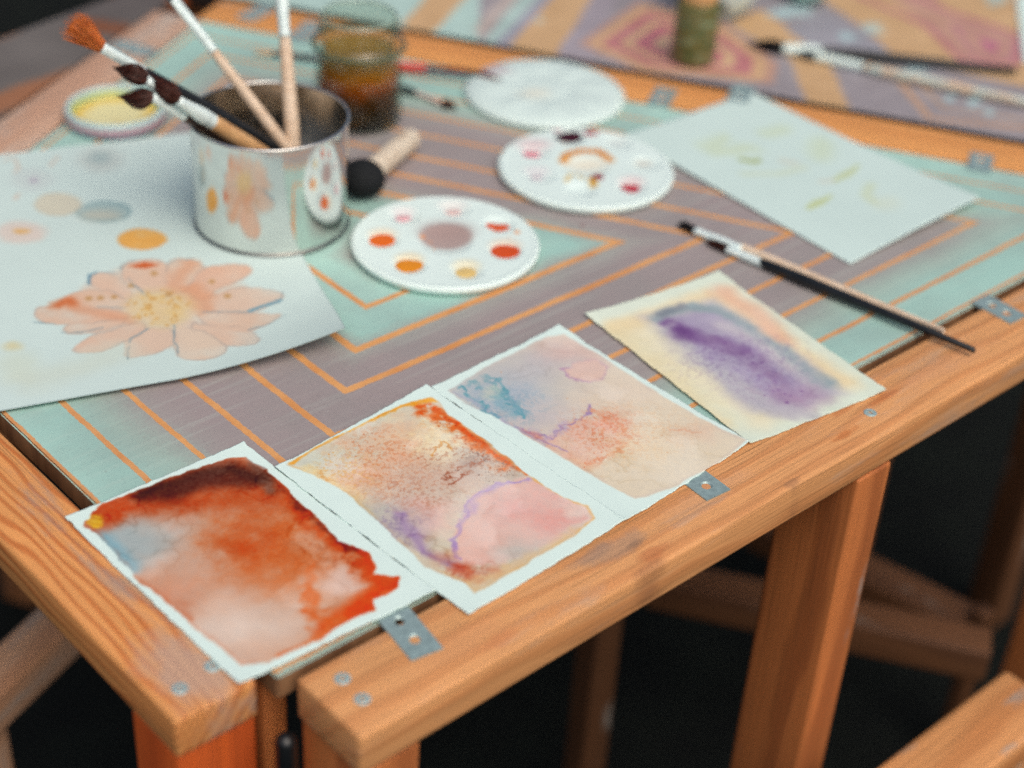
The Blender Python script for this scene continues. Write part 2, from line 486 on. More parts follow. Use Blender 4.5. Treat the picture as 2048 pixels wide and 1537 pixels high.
def plate(nholes, L, Wd, th, hr, mat, name, parent, loc, rotz):
    "flat steel plate along local X with real countersunk holes"
    bm = bmesh.new(); seg = 20
    cell = L / nholes
    top = []
    for i in range(nholes):
        x0, x1 = i * cell, (i + 1) * cell; cx = (x0 + x1) / 2
        if nholes > 1: cx += (.12 * cell if i == 0 else -.12 * cell)
        ring = []
        for k in range(seg):
            a = 2 * math.pi * (k + .5) / seg
            ca, sa = math.cos(a), math.sin(a)
            t = min(((x1 - cx) if ca > 0 else (cx - x0)) / max(abs(ca), 1e-6), (Wd / 2) / max(abs(sa), 1e-6))
            px, py = cx + ca * t, sa * t
            ring.append([(px, py, 0), (cx + ca * hr * 1.55, sa * hr * 1.55, 0), (cx + ca * hr, sa * hr, -th * .6), (cx + ca * hr, sa * hr, -th)])
        # snap nearest ring points onto cell corners
        for qx in (x0, x1):
            for qy in (-Wd / 2, Wd / 2):
                k = min(range(seg), key=lambda j: (ring[j][0][0] - qx) ** 2 + (ring[j][0][1] - qy) ** 2)
                ring[k][0] = (qx, qy, 0)
        vsr = [[bm.verts.new(p) for p in r] + [bm.verts.new((r[0][0], r[0][1], -th))] for r in ring]
        for k in range(seg):
            a, b = vsr[k], vsr[(k + 1) % seg]
            for j in range(3):
                bm.faces.new((a[j], b[j], b[j + 1], a[j + 1]))
            bm.faces.new((a[4], b[4], b[0], a[0]))
            bm.faces.new((a[3], b[3], b[4], a[4]))
    bmesh.ops.remove_doubles(bm, verts=bm.verts[:], dist=1e-6)
    bmesh.ops.recalc_face_normals(bm, faces=bm.faces[:])
    return from_bm(name, bm, mat, parent, loc, rotz)

def screw_mesh(r=.0052):
    bm = bmesh.new(); n = 24
    prof = [(r * .96, -.001), (r, 0.0004), (r * .8, .0009)]
    rings = [[bm.verts.new((R * math.cos(2 * math.pi * k / n), R * math.sin(2 * math.pi * k / n), z)) for k in range(n)] for R, z in prof]
    for a, b in zip(rings, rings[1:]):
        for k in range(n): bm.faces.new((a[k], a[(k + 1) % n], b[(k + 1) % n], b[k]))
    # star recess: inner star outline
    st = []
    for k in range(n):
        rr = r * (.55 if k % 6 in (0, 1, 5) else .22); a = 2 * math.pi * k / n
        st.append(bm.verts.new((rr * math.cos(a), rr * math.sin(a), .0009)))
    lo = [bm.verts.new((v.co.x * .8, v.co.y * .8, -.0012)) for v in st]
    for k in range(n):
        k2 = (k + 1) % n
        bm.faces.new((rings[2][k], rings[2][k2], st[k2], st[k])); bm.faces.new((st[k], st[k2], lo[k2], lo[k]))
    bm.faces.new(lo)
    me = bpy.data.meshes.new("screw"); bm.normal_update(); bm.to_mesh(me); bm.free(); me.materials.append(MAT_SCREW)
    return me
SCREW = screw_mesh()
def screw_at(beam_o, tx, ty, top):
    o = bpy.data.objects.new("screw", SCREW); link(o); o.parent = beam_o
    w = Vector(W(tx, ty, top))
    bl = Matrix.Translation(beam_o.location + beam_o.parent.location) @ beam_o.rotation_euler.to_matrix().to_4x4()
    o.location = bl.inverted() @ w; o.rotation_euler = (0, 0, random.random() * 2)
    return o

def main_table():
    base = W(*KC, 0); base[2] = 0
    t = empty("painted_table", base, "kite shaped painted table with mint and mauve bands, carrying the cards and palettes", "table", "painted wooden tables")
    off = base
    # board
    poly = [corner(N_X, -.0027, N_Y, .0005), corner(N_X, -.0027, N_B, -.045), corner(N_B, -.045, N_L, -.010), corner(N_L, -.010, N_Y, .0005)]
    bm = bmesh.new(); th = .026 * S
    vb = [bm.verts.new((p[0] * S, p[1] * S, -th)) for p in poly]; vt = [bm.verts.new((p[0] * S, p[1] * S, 0)) for p in poly]
    bm.faces.new(vb[::-1]); bm.faces.new(vt)
    for i in range(4):
        j = (i + 1) % 4; bm.faces.new((vb[i], vb[j], vt[j], vt[i]))
    bmesh.ops.bevel(bm, geom=[e for e in bm.edges], offset=.0012, segments=2, affect='EDGES')
    o0 = W(0, 0, 0)
    from_bm("tabletop", bm, board_material(), t, o0 - off, ROT)
    # frame beams
    STAINS = [(.244, .031, .040, .013, (158, 130, 112), .55), (.225, .036, .03, .006, (146, 118, 102), .45), (.262, .012, .020, .008, (180, 104, 62), .6), (.258, .026, .012, .005, (132, 102, 84), .5), (.246, .002, .020, .006, (140, 92, 64), .5),
              (.476, .019, .022, .005, (184, 104, 52), .7), (.545, .032, .028, .005, (178, 98, 50), .6), (.50, .040, .018, .004, (182, 106, 60), .5), (.40, .004, .012, .005, (140, 98, 72), .5),
              (.10, .026, .05, .014, (200, 136, 92), .4), (.12, .012, .02, .008, (190, 116, 76), .4), (.34, .034, .06, .012, (200, 150, 116), .4), (.62, .03, .08, .014, (206, 150, 112), .4)]
    w_front = wood("front_beam_wood", (220, 156, 102), (194, 122, 72), 46, .5, .4, (186, 152, 126), seed=1.3,
                   stains=STAINS)
    w_left = wood("left_beam_wood", (224, 152, 90), (188, 102, 48), 120, .85, .3, (158, 138, 126), seed=4.1,
                  stains=[(.035, .028, .05, .03, (182, 150, 132), .8), (.12, .008, .09, .008, (160, 140, 126), .75), (.5, .035, .12, .02, (190, 150, 124), .5)])
    w_back = wood("back_beam_wood", (224, 154, 90), (206, 130, 70), 14, .45, .04, seed=7.7)
    w_pale = wood("back_left_beam_wood", (200, 160, 136), (184, 132, 104), 12, .4, .6, (190, 180, 170), seed=9.2)
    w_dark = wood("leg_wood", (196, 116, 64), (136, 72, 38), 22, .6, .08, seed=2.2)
    w_red = wood("left_leg_wood", (206, 92, 36), (160, 60, 22), 16, .5, .1, (140, 110, 90), seed=5.5)
    fb = beam("frame_beam", (.106, -.1065), (1.50, -.1065), .088, .045, .001, w_front, t, off, 1)
    lb = beam("frame_beam", (.0795, .0), (.0795, .80), .0795, .042, .001, w_left, t, off, 1)
    b0 = corner(N_B, -.052, N_X, -.02); b1 = corner(N_B, -.052, N_L, -.02)
    bb = beam("frame_beam", b0, b1, .086, .045, .001, w_back, t, off, -1)
    l0 = corner(N_L, -.014, N_B, -.05); l1 = corner(N_L, -.014, N_Y, -.02)
    pb = beam("frame_beam", l0, l1, .077, .042, .001, w_pale, t, off, -1)
    for tx, ty in ((.1358, -.0434), (.1343, -.0727), (.8097, -.0724)): screw_at(fb, tx, ty, .001)
    for tx, ty in ((.0241, .0306), (.0595, .0362)): screw_at(lb, tx, ty, .001)
    # steel brackets bridging board and frame
    def br(tx, ty, ang, n, L):
        p = W(tx, ty, .001) - off; p[2] += .0010
        plate(n, L, .0235, .0022, .0030, MAT_GALV, "bracket", t, p, ROT + math.radians(ang))
    br(.2205, .004, -99, 2, .052); br(.5787, -.012, -94, 2, .0425); br(1.105, -.004, -93, 2, .042)
    q = T(1958, 338); br(q[0] - .01, q[1] - .006, 30, 2, .042)
    q = T(1322, 200); br(q[0] - .02, q[1] - .012, 30, 2, .046)
    q = T(1500, 196); br(q[0] - .03, q[1] - .0, 30, 2, .046)
    q = T(600, 82); br(q[0] - .01, q[1] - .0, 30, 2, .06)
    q = T(487, 42); br(q[0], q[1], 20, 2, .05)
    q = T(274, 105); br(q[0] + .012, q[1] - .02, 110, 2, .05)
    # legs
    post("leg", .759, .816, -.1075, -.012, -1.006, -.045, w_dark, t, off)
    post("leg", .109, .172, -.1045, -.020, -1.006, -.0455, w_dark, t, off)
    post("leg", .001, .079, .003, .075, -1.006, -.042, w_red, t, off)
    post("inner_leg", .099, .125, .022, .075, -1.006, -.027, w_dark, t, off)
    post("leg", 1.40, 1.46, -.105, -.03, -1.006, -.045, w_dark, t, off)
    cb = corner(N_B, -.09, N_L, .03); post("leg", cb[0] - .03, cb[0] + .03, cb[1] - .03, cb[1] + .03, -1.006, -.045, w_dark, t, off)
    w_shade = wood("shaded_rail_wood", (100, 64, 40), (70, 42, 26), 18, .6, .08, seed=3.7)  # wood colour darkened to paint in the shade under the table
    # lower rail under the back side and the brace across it
    hr = -.62
    a, b = T(1310, 1112, hr), T(1985, 1256, hr)
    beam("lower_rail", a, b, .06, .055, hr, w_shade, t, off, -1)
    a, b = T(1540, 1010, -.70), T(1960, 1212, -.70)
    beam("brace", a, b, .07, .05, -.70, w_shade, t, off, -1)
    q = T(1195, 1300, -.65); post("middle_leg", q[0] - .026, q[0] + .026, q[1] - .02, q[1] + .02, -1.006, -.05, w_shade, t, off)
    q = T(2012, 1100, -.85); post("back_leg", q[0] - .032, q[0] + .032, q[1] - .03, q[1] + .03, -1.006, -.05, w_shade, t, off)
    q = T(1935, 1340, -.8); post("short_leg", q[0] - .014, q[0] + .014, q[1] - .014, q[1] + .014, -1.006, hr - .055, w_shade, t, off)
    return t
main_table()

def grid_sheet(name, xy, nu, nv, lin, mat, parent=None, off=None, z=None, thick=.0006, off_z=0.):
    "xy (nv*nu,2) table units, z heights in units -> sheet mesh with its own paint"
    n = nu * nv
    g = ORG[None, :] + xy[:, :1] * EX + xy[:, 1:] * EY
    V = np.empty((n, 3)); V[:, :2] = g * S; V[:, 2] = ZT + (z if z is not None else 0) * S
    if off is not None: V = V - np.asarray(off)
    me = bpy.data.meshes.new(name)
    i = np.arange(n).reshape(nv, nu)
    q = np.stack([i[:-1, :-1], i[:-1, 1:], i[1:, 1:], i[1:, :-1]], -1).reshape(-1, 4)
    # make faces point up
    a, b, c = V[q[0, 0]], V[q[0, 1]], V[q[0, 3]]
    if np.cross(b - a, c - a)[2] < 0: q = q[:, ::-1]
    # rim + bottom
    rim = np.concatenate([i[0, :], i[1:, -1], i[-1, -2::-1], i[-2:0:-1, 0]])
    m = len(rim); VB = V.copy(); VB[:, 2] -= thick
    allV = np.concatenate([V, VB])
    up = (q[0, 1] - q[0, 0]) == 1
    rimf = np.stack([rim, rim + n, np.roll(rim, -1) + n, np.roll(rim, -1)], 1)
    if not up: rimf = rimf[:, ::-1]
    loops = np.concatenate([q, q[:, ::-1] + n, rimf])
    me.from_pydata(allV, [], loops)
    me.polygons.foreach_set("use_smooth", [True] * (2 * len(q)) + [False] * m)
    lin2 = np.concatenate([lin, lin])
    set_col(me, lin2)
    me.materials.append(mat)
    o = bpy.data.objects.new(name, me); link(o)
    if parent is not None: o.parent = parent
    return o

# --- far table with the pink nested pattern
def far_table():
    base = W(*corner(N_B, -.4, N_L, .5)); base[2] = 0
    t = empty("painted_table", base, "far table behind the dark gap, painted with pink nested shapes and mauve and tan bands", "table", "painted wooden tables")
    e = -.157
    along = -nrm(120)         # towards the right of the photo
    p0 = corner(N_B, e, N_L, -.25)
    nu, nv = 330, 150
    u = np.linspace(0, 1.75, nu); v = np.linspace(0, .75, nv)
    xy = (p0[None, None, :] + u[None, :, None] * along + v[:, None, None] * N_B).reshape(-1, 2)
    c = Canvas(xy, (150, 140, 146))
    mint, tan, mauve, lav, pink = (168, 197, 190), (205, 160, 112), (150, 140, 146), (152, 150, 166), (190, 112, 116)
    w = dict(soft=.003, warp=.003, ws=16)
    c.fill([(380, -60), (960, -60), (960, 90), (300, 60)], mint, 1, **w)
    c.fill([(805, 50), (856, 75), (955, -30), (870, -30)], tan, 1, **w)
    c.fill([(945, 60), (965, 75), (1060, -30), (1030, -30)], (190, 170, 160), .8, **w)
    c.fill([(968, 80), (990, 95), (1100, -30), (1060, -30)], mint, .9, **w)
    c.fill([(990, 85), (1020, 110), (1150, -30), (1110, -30)], lav, .9, **w)
    c.fill([(1018, 90), (1112, 125), (1200, -30), (1130, -30)], tan, 1, **w)
    c.fill([(1112, 110), (1180, 140), (1240, -30), (1200, -30)], (158, 146, 156), 1, **w)
    # nested kite around the green bottle
    def nest(k, col, a=1):
        L = [(1178, 88), (1285, 12), (1440, 52), (1533, 122), (1528, 160), (1290, 138)]
        cx, cy = 1352, 90
        c.fill([(cx + (x - cx) * k, cy + (y - cy) * k) for x, y in L], col, a, soft=.004, warp=.003, ws=16, seed=4)
    nest(1.12, (186, 138, 118)); nest(1.0, (206, 160, 116)); nest(.86, pink); nest(.66, (206, 164, 122)); nest(.52, (190, 100, 114)); nest(.3, (206, 164, 126)); nest(.12, (190, 96, 130))
    # tan band bending down to the gap, right of the bottle
    c.fill([(1455, 48), (1520, 18), (1610, 80), (1662, 130), (1706, 232), (1618, 214), (1580, 118), (1530, 92)], tan, 1, **w)
    c.fill([(1570, 60), (1640, 20), (1730, 70), (1800, 120), (1900, 150), (1700, 150)], (150, 146, 156), 1, **w)
    # upper right: tan field with pink lines
    c.fill([(1640, -30), (1650, 5), (1722, 52), (1790, 112), (1860, 132), (2120, 190), (2120, -60)], tan, 1, **w)
    c.fill([(1735, -40), (1850, 48), (1925, 118), (2036, 132), (2040, 72), (1890, 20), (1850, -40)], (192, 140, 122), .9, **w)
    c.stroke([(1715, -8), (1850, 50), (1925, 122), (2036, 128), (2042, 72), (1890, 22), (1800, -20)], (186, 106, 122), .007, .8, .6, .006, 14)
    c.stroke([(1905, 50), (1950, 112), (2020, 118), (2028, 86), (1905, 50)], (188, 116, 136), .005, .7, .6, .004, 14)
    c.fill([(1955, 75), (2000, 90), (1995, 106), (1970, 100)], (186, 96, 132), .9, soft=.006)
    # thin tan lines low right
    c.stroke([(1800, 160), (1858, 236), (2090, 262)], (196, 146, 110), .006, .9, .5, .004, 14)
    c.stroke([(1840, 168), (1888, 218), (2090, 246)], (190, 150, 118), .004, .8, .5, .004, 14)
    for x, y, r in ((1698, 76, 22), (1745, 58, 26), (1838, 140, 26), (1896, 196, 20), (1948, 206, 20), (1975, 226, 14), (1990, -2, 30), (1560, 26, 30), (1600, 20, 34), (1840, 118, 14), (1745, 120, 20), (1070, 40, 10)):
        c.ell(x, y, r * .8, r * .42, (166, 200, 204), .75, .4, .012, 40, int(x))
    g_ = c.c.mean(1, keepdims=True); c.c = g_ + (c.c - g_) * .84
    c.tone(9, 22, 8); c.tone(9, 90, 18); c.tone(7, 34, 19)
    b = grid_sheet("tabletop", xy, nu, nv, c.linear(), MAT_SLAB, t, base, np.zeros(len(xy)), .0012)
    core = plain("shaded_plywood_edge", P(30, 20, 16), .8, 0, .3, 90.)  # near-black edge colour paints in the shade of the gap
    q0 = W(*(p0 + .004 * N_B), 0)
    from_bm("plywood_core", rbox(0, 1.75 * S, 0, .74 * S, -.03 * S, -.0013, .001), core, t, (q0[0] - base[0], q0[1] - base[1], ZT), ROT + math.radians(-60), True)
    wd = wood("far_table_wood", (150, 96, 60), (110, 66, 38), 16, .5, .1, seed=3.1)
    a0 = p0 + .02 * N_B; a1 = a0 + 1.7 * along
    beam("frame_beam", a0, a1, .05, .05, -.0315, wd, t, base, 1)
    for s_ in (.35, 1.35):
        q = p0 + s_ * along + .08 * N_B
        post("leg", q[0] - .03, q[0] + .03, q[1] - .03, q[1] + .03, -1.006, -.082, wd, t, base, math.radians(30))
far_table()

# --- neighbouring table at upper left
def left_table():
    Q = [T(-140, 340), T(286, 42), T(520, -110), T(-160, 130)]
    Q = [q + .012 * N_L for q in Q[:3]] + [Q[3]]
    base = W(*np.mean(Q, 0)); base[2] = 0
    t = empty("painted_table", base, "neighbouring table in the upper left corner, grey painted boards with blurred orange stripes", "table", "painted wooden tables")
    nu, nv = 120, 120
    s = np.linspace(0, 1, nu)[None, :, None]; r = np.linspace(0, 1, nv)[:, None, None]
    xy = ((1 - s) * (1 - r) * Q[0] + s * (1 - r) * Q[1] + s * r * Q[2] + (1 - s) * r * Q[3]).reshape(-1, 2)
    c = Canvas(xy, (104, 97, 94))
    c.fill([(-150, 225), (-150, 290), (60, 195), (190, 140), (180, 118), (0, 180)], (152, 100, 70), .95, .012, .01, 12)
    c.fill([(-160, 110), (-150, 150), (20, 60), (130, -10), (200, -60), (60, -60)], (196, 96, 42), 1, .012, .01, 12)
    c.fill([(150, 60), (330, 20), (420, -60), (300, -80), (120, 20)], (92, 84, 82), .9, .02, .01, 12)
    c.fill([(160, 32), (270, 48), (345, 40), (300, 70), (180, 62)], (134, 80, 52), .9, .015, .01, 12)
    c.fill([(325, 30), (352, 40), (420, -60), (360, -60)], (150, 72, 34), .9, .01, .01, 12)
    c.tone(10, 14, 5)
    grid_sheet("tabletop", xy, nu, nv, c.linear(), MAT_SLAB, t, base, np.full(len(xy), -.004), .03 * S)
    wd = wood("left_table_wood", (150, 96, 60), (110, 66, 38), 16, .5, .1, seed=6.1)
    for k in (2, 3):
        q = Q[k] * .8 + np.mean(Q, 0) * .2
        post("leg", q[0] - .03, q[0] + .03, q[1] - .03, q[1] + .03, -1.006, -.046, wd, t, base, math.radians(30))
    beam("frame_beam", Q[0], Q[1], .05, .05, -.046, wd, t, base, 1)
left_table()

def bench():
    h = -.45
    wd = wood("bench_wood", (216, 150, 96), (184, 112, 62), 18, .55, .1, seed=8.4, stains=[(.12, .035, .03, .016, (150, 80, 44), .75)])
    a, b = T(1748, 1537, h), T(2012, 1337, h)
    a = a - (b - a) * .8
    base = W(*((a + b) / 2)); base[2] = 0
    t = empty("wooden_bench", base, "low wooden bench rail in the bottom right corner, blurred, with a brown knot", "bench")
    w_ = abs((T(1947, 1537, h) - T(1748, 1537, h))[1]) * .96
    beam("seat", a, b, .088, .05, h, wd, t, base, -1, .006)
    for s_ in (.15, .93):
        q = a + (b - a) * s_ + np.array([0, -.045])
        post("leg", q[0] - .03, q[0] + .03, q[1] - .03, q[1] + .03, -1.006, h - .05, wd, t, base)
bench()
def trestle():
    h = -.5
    wd = wood("trestle_wood", (206, 156, 122), (176, 116, 80), 14, .5, .5, (172, 160, 150), seed=2.9)
    a, b = T(-120, 1395, h), T(175, 1120, h)
    base = W(*((a + b) / 2)); base[2] = 0
    t = empty("wooden_trestle", base, "weathered grey trestle bar seen below the left beam at lower left", "trestle")
    beam("rail", a, b, .062, .06, h, wd, t, base, -1, .005)
    for s_ in (.02, .16):
        q = a + (b - a) * s_
        post("leg", q[0] - .02, q[0] + .02, q[1] - .05, q[1] - .01, -1.006, h - .06, wd, t, base, math.radians(20))
trestle()

# ------------------------------------------------------------------ cards
def quad_xy(Q, nu, nv, jag=.0, seed=0):
    "Q: back-left, back-right, front-right, front-left (table units)"
    Q = [np.asarray(q, float) for q in Q]
    s = np.linspace(0, 1, nu)[None, :, None]; r = np.linspace(0, 1, nv)[:, None, None]
    xy = (1 - s) * (1 - r) * Q[3] + s * (1 - r) * Q[2] + s * r * Q[1] + (1 - s) * r * Q[0]
    S_, R_ = np.broadcast_to(s[..., 0], (nv, nu)).ravel(), np.broadcast_to(r[..., 0], (nv, nu)).ravel()
    xy = xy.reshape(-1, 2)
    if jag:
        ex, ey = Q[2] - Q[3], Q[0] - Q[3]
        ex, ey = ex / np.linalg.norm(ex), ey / np.linalg.norm(ey)
        n1 = (fbm(S_ * 0 + xy[:, 1], S_ * 0 + seed, 60, 5, seed, .7) - .5); n2 = (fbm(xy[:, 0], S_ * 0 + seed, 60, 5, seed + 3, .7) - .5)
        xy = xy + ex * (n1 * jag * 2 * (2 * S_ - 1) ** 9)[:, None] + ey * (n2 * jag * 2 * (2 * R_ - 1) ** 9)[:, None]
    return xy, S_, R_
PAPERW = (213, 230, 225)
NU, NV = 190, 262
def card(Q, paint, z0, label, curl, jag=.0018, seed=1, base=PAPERW):
    Qt = [T(*q) for q in Q]
    xy, s, r = quad_xy(Qt, NU, NV, jag, seed)
    c = Canvas(xy, base); paint(c)
    z = z0 + curl(s, r) + .0022 * (fbm(s * 2.2, r * 3, 1., 3, seed) - .42) + .0022 * np.abs(2 * s - 1) ** 6 * np.abs(2 * r - 1) ** 6
    z = np.maximum(z, .0022)
    loc = W(*np.mean(Qt, 0), z0)
    o = grid_sheet("watercolour_card", xy, NU, NV, c.linear(), MAT_PAPER, None, loc, z)
    o.location = Vector(loc)
    props(o, label, "watercolour card", "watercolour cards along the front edge")
    return o

def apply_wash(c, keep, reg, warp, ws, seed, soft, rimcol=None, rw=.0025, ra=.4):
    "lay the finished wash only inside its ragged outline"
    pt = c.c.copy(); c.c = keep
    x, y = c.warp(warp, ws, seed); s_ = c.sd(c.pts(reg), x, y)
    m = sstep(soft, -soft, s_)[:, None]
    if rimcol is not None:
        k = np.clip(fbm(c.x, c.y, 40, 3, seed + 8) * 2.4 - .7, 0, 1)
        e = (np.exp(-((s_ + rw) / rw) ** 2) * ra * k)[:, None]
        pt = pt * (1 - e) + np.asarray(rimcol, float) * e
    c.c = c.c * (1 - m) + pt * m

def paint1(c):
    reg = [(203, 1013), (330, 965), (440, 926), (492, 918), (530, 942), (600, 1010), (680, 1086), (738, 1112), (752, 1140), (748, 1156), (800, 1162), (796, 1180), (770, 1196), (744, 1206), (750, 1226), (700, 1246), (640, 1286),
           (540, 1330), (488, 1338), (452, 1310), (388, 1264), (340, 1218), (268, 1158), (246, 1128), (200, 1078), (168, 1058), (178, 1034)]
    keep = c.c.copy()
    c.c[:] = (201, 156, 132)
    c.ell(330, 1060, 130, 55, (190, 172, 160), .8, .9, .02, 30, 4)
    c.ell(255, 1095, 80, 50, (160, 172, 174), .9, .75, .015, 30, 5)
    c.stroke([(206, 1078), (228, 1105), (262, 1140)], (128, 168, 182), .008, .9, .95, .006, 40, 6)
    c.ell(480, 1265, 120, 50, (218, 196, 182), .9, .8, .02, 30, 7)
    c.ell(400, 1160, 90, 45, (200, 152, 130), .6, .9, .02, 30, 27)
    c.ell(535, 1080, 110, 82, (196, 96, 48), .9, .85, .03, 26, 8, tex=1.0)
    c.ell(500, 1095, 60, 46, (190, 72, 24), .85, .9, .025, 30, 28, tex=1.0)
    c.ell(610, 1130, 90, 60, (200, 100, 50), .75, .9, .03, 28, 9, tex=1.0)
    c.ell(560, 1020, 50, 30, (200, 130, 96), .6, .9, .02, 30, 29)
    c.ell(330, 1200, 60, 30, (200, 132, 104), .6, .95, .02, 34, 91); c.ell(300, 1165, 40, 22, (202, 140, 112), .6, .95, .015, 40, 92)
    c.ell(690, 1165, 60, 38, (216, 184, 170), .95, .7, .012, 40, 11)
    c.ell(640, 1085, 40, 26, (196, 150, 126), .6, .9, .015, 40, 30)
    c.stroke([(262, 1160), (300, 1190), (345, 1222), (380, 1245)], (196, 116, 82), .0035, .7, .95, .006, 60, 13, .8)
    c.stroke([(330, 1190), (350, 1215), (370, 1230)], (194, 124, 96), .008, .5, .95, .010, 60, 33, .8)
    c.stroke([(528, 950), (600, 1020), (680, 1092), (735, 1122), (745, 1150)], (192, 66, 18), .011, 1, .95, .012, 60, 12, .8)
    c.stroke([(530, 950), (575, 990), (640, 1052), (700, 1100)], (126, 36, 14), .0045, .75, .95, .008, 70, 14, .9)
    c.stroke([(796, 1170), (750, 1200), (705, 1235), (655, 1268)], (212, 68, 14), .0125, 1, .75, .006, 50, 15, .2)
    c.stroke([(660, 1266), (610, 1300), (560, 1322)], (212, 104, 54), .0035, .8, .9, .004, 60, 34, .6)
    c.stroke([(625, 1150), (618, 1190), (612, 1225), (640, 1250), (690, 1252)], (210, 96, 44), .007, .8, .95, .018, 50, 16, .9)
    c.stroke([(742, 1128), (748, 1150), (765, 1172), (792, 1172)], (206, 64, 12), .0085, .95, .8, .006, 50, 17)
    c.stroke([(195, 1032), (300, 992), (400, 956), (470, 940), (512, 962)], (182, 62, 22), .020, 1, .9, .008, 36, 18, .3)
    c.stroke([(340, 1005), (420, 985), (510, 990)], (178, 62, 22), .024, .9, .95, .01, 30, 35, .4)
    c.stroke([(290, 990), (340, 974), (400, 954), (460, 944), (512, 962)], (66, 20, 8), .0115, .97, .95, .004, 40, 19)
    c.stroke([(340, 990), (400, 968), (480, 968)], (78, 26, 16), .012, .85, .95, .006, 40, 36)
    c.ell(455, 1000, 55, 16, (186, 76, 30), .7, .9, .01, 40, 22)
    c.stroke([(508, 932), (535, 962), (545, 985)], (104, 76, 66), .006, .7, .95, .004, 50, 20)
    c.stroke([(500, 922), (530, 940)], (170, 186, 190), .003, .8, .9, .002)
    c.ell(228, 1030, 24, 16, (186, 62, 18), .95, .6, .008, 60, 21)
    c.ell(190, 1047, 18, 16, (218, 166, 44), 1, .4, .006, 60, 23); c.stroke([(180, 1038), (205, 1044)], (190, 120, 24), .0015, .7, .9, .003); c.stroke([(178, 1050), (205, 1055)], (196, 130, 30), .0012, .6, .9, .003)
    c.grit(540, 1090, 120, 80, (182, 70, 22), .3, .52, 240, 131); c.grit(690, 1090, 70, 60, (150, 50, 16), .3, .54, 280, 132); c.bloom(81, .8); c.c[:, 1] += np.clip((c.c.max(1) - c.c.min(1)) - 40, 0, 255) * .035; c.c = np.clip(c.c, 0, 255); c.tone(5, 60, 24)
    apply_wash(c, keep, reg, .0035, 60, 31, .0013, (190, 80, 40), .002, .25)

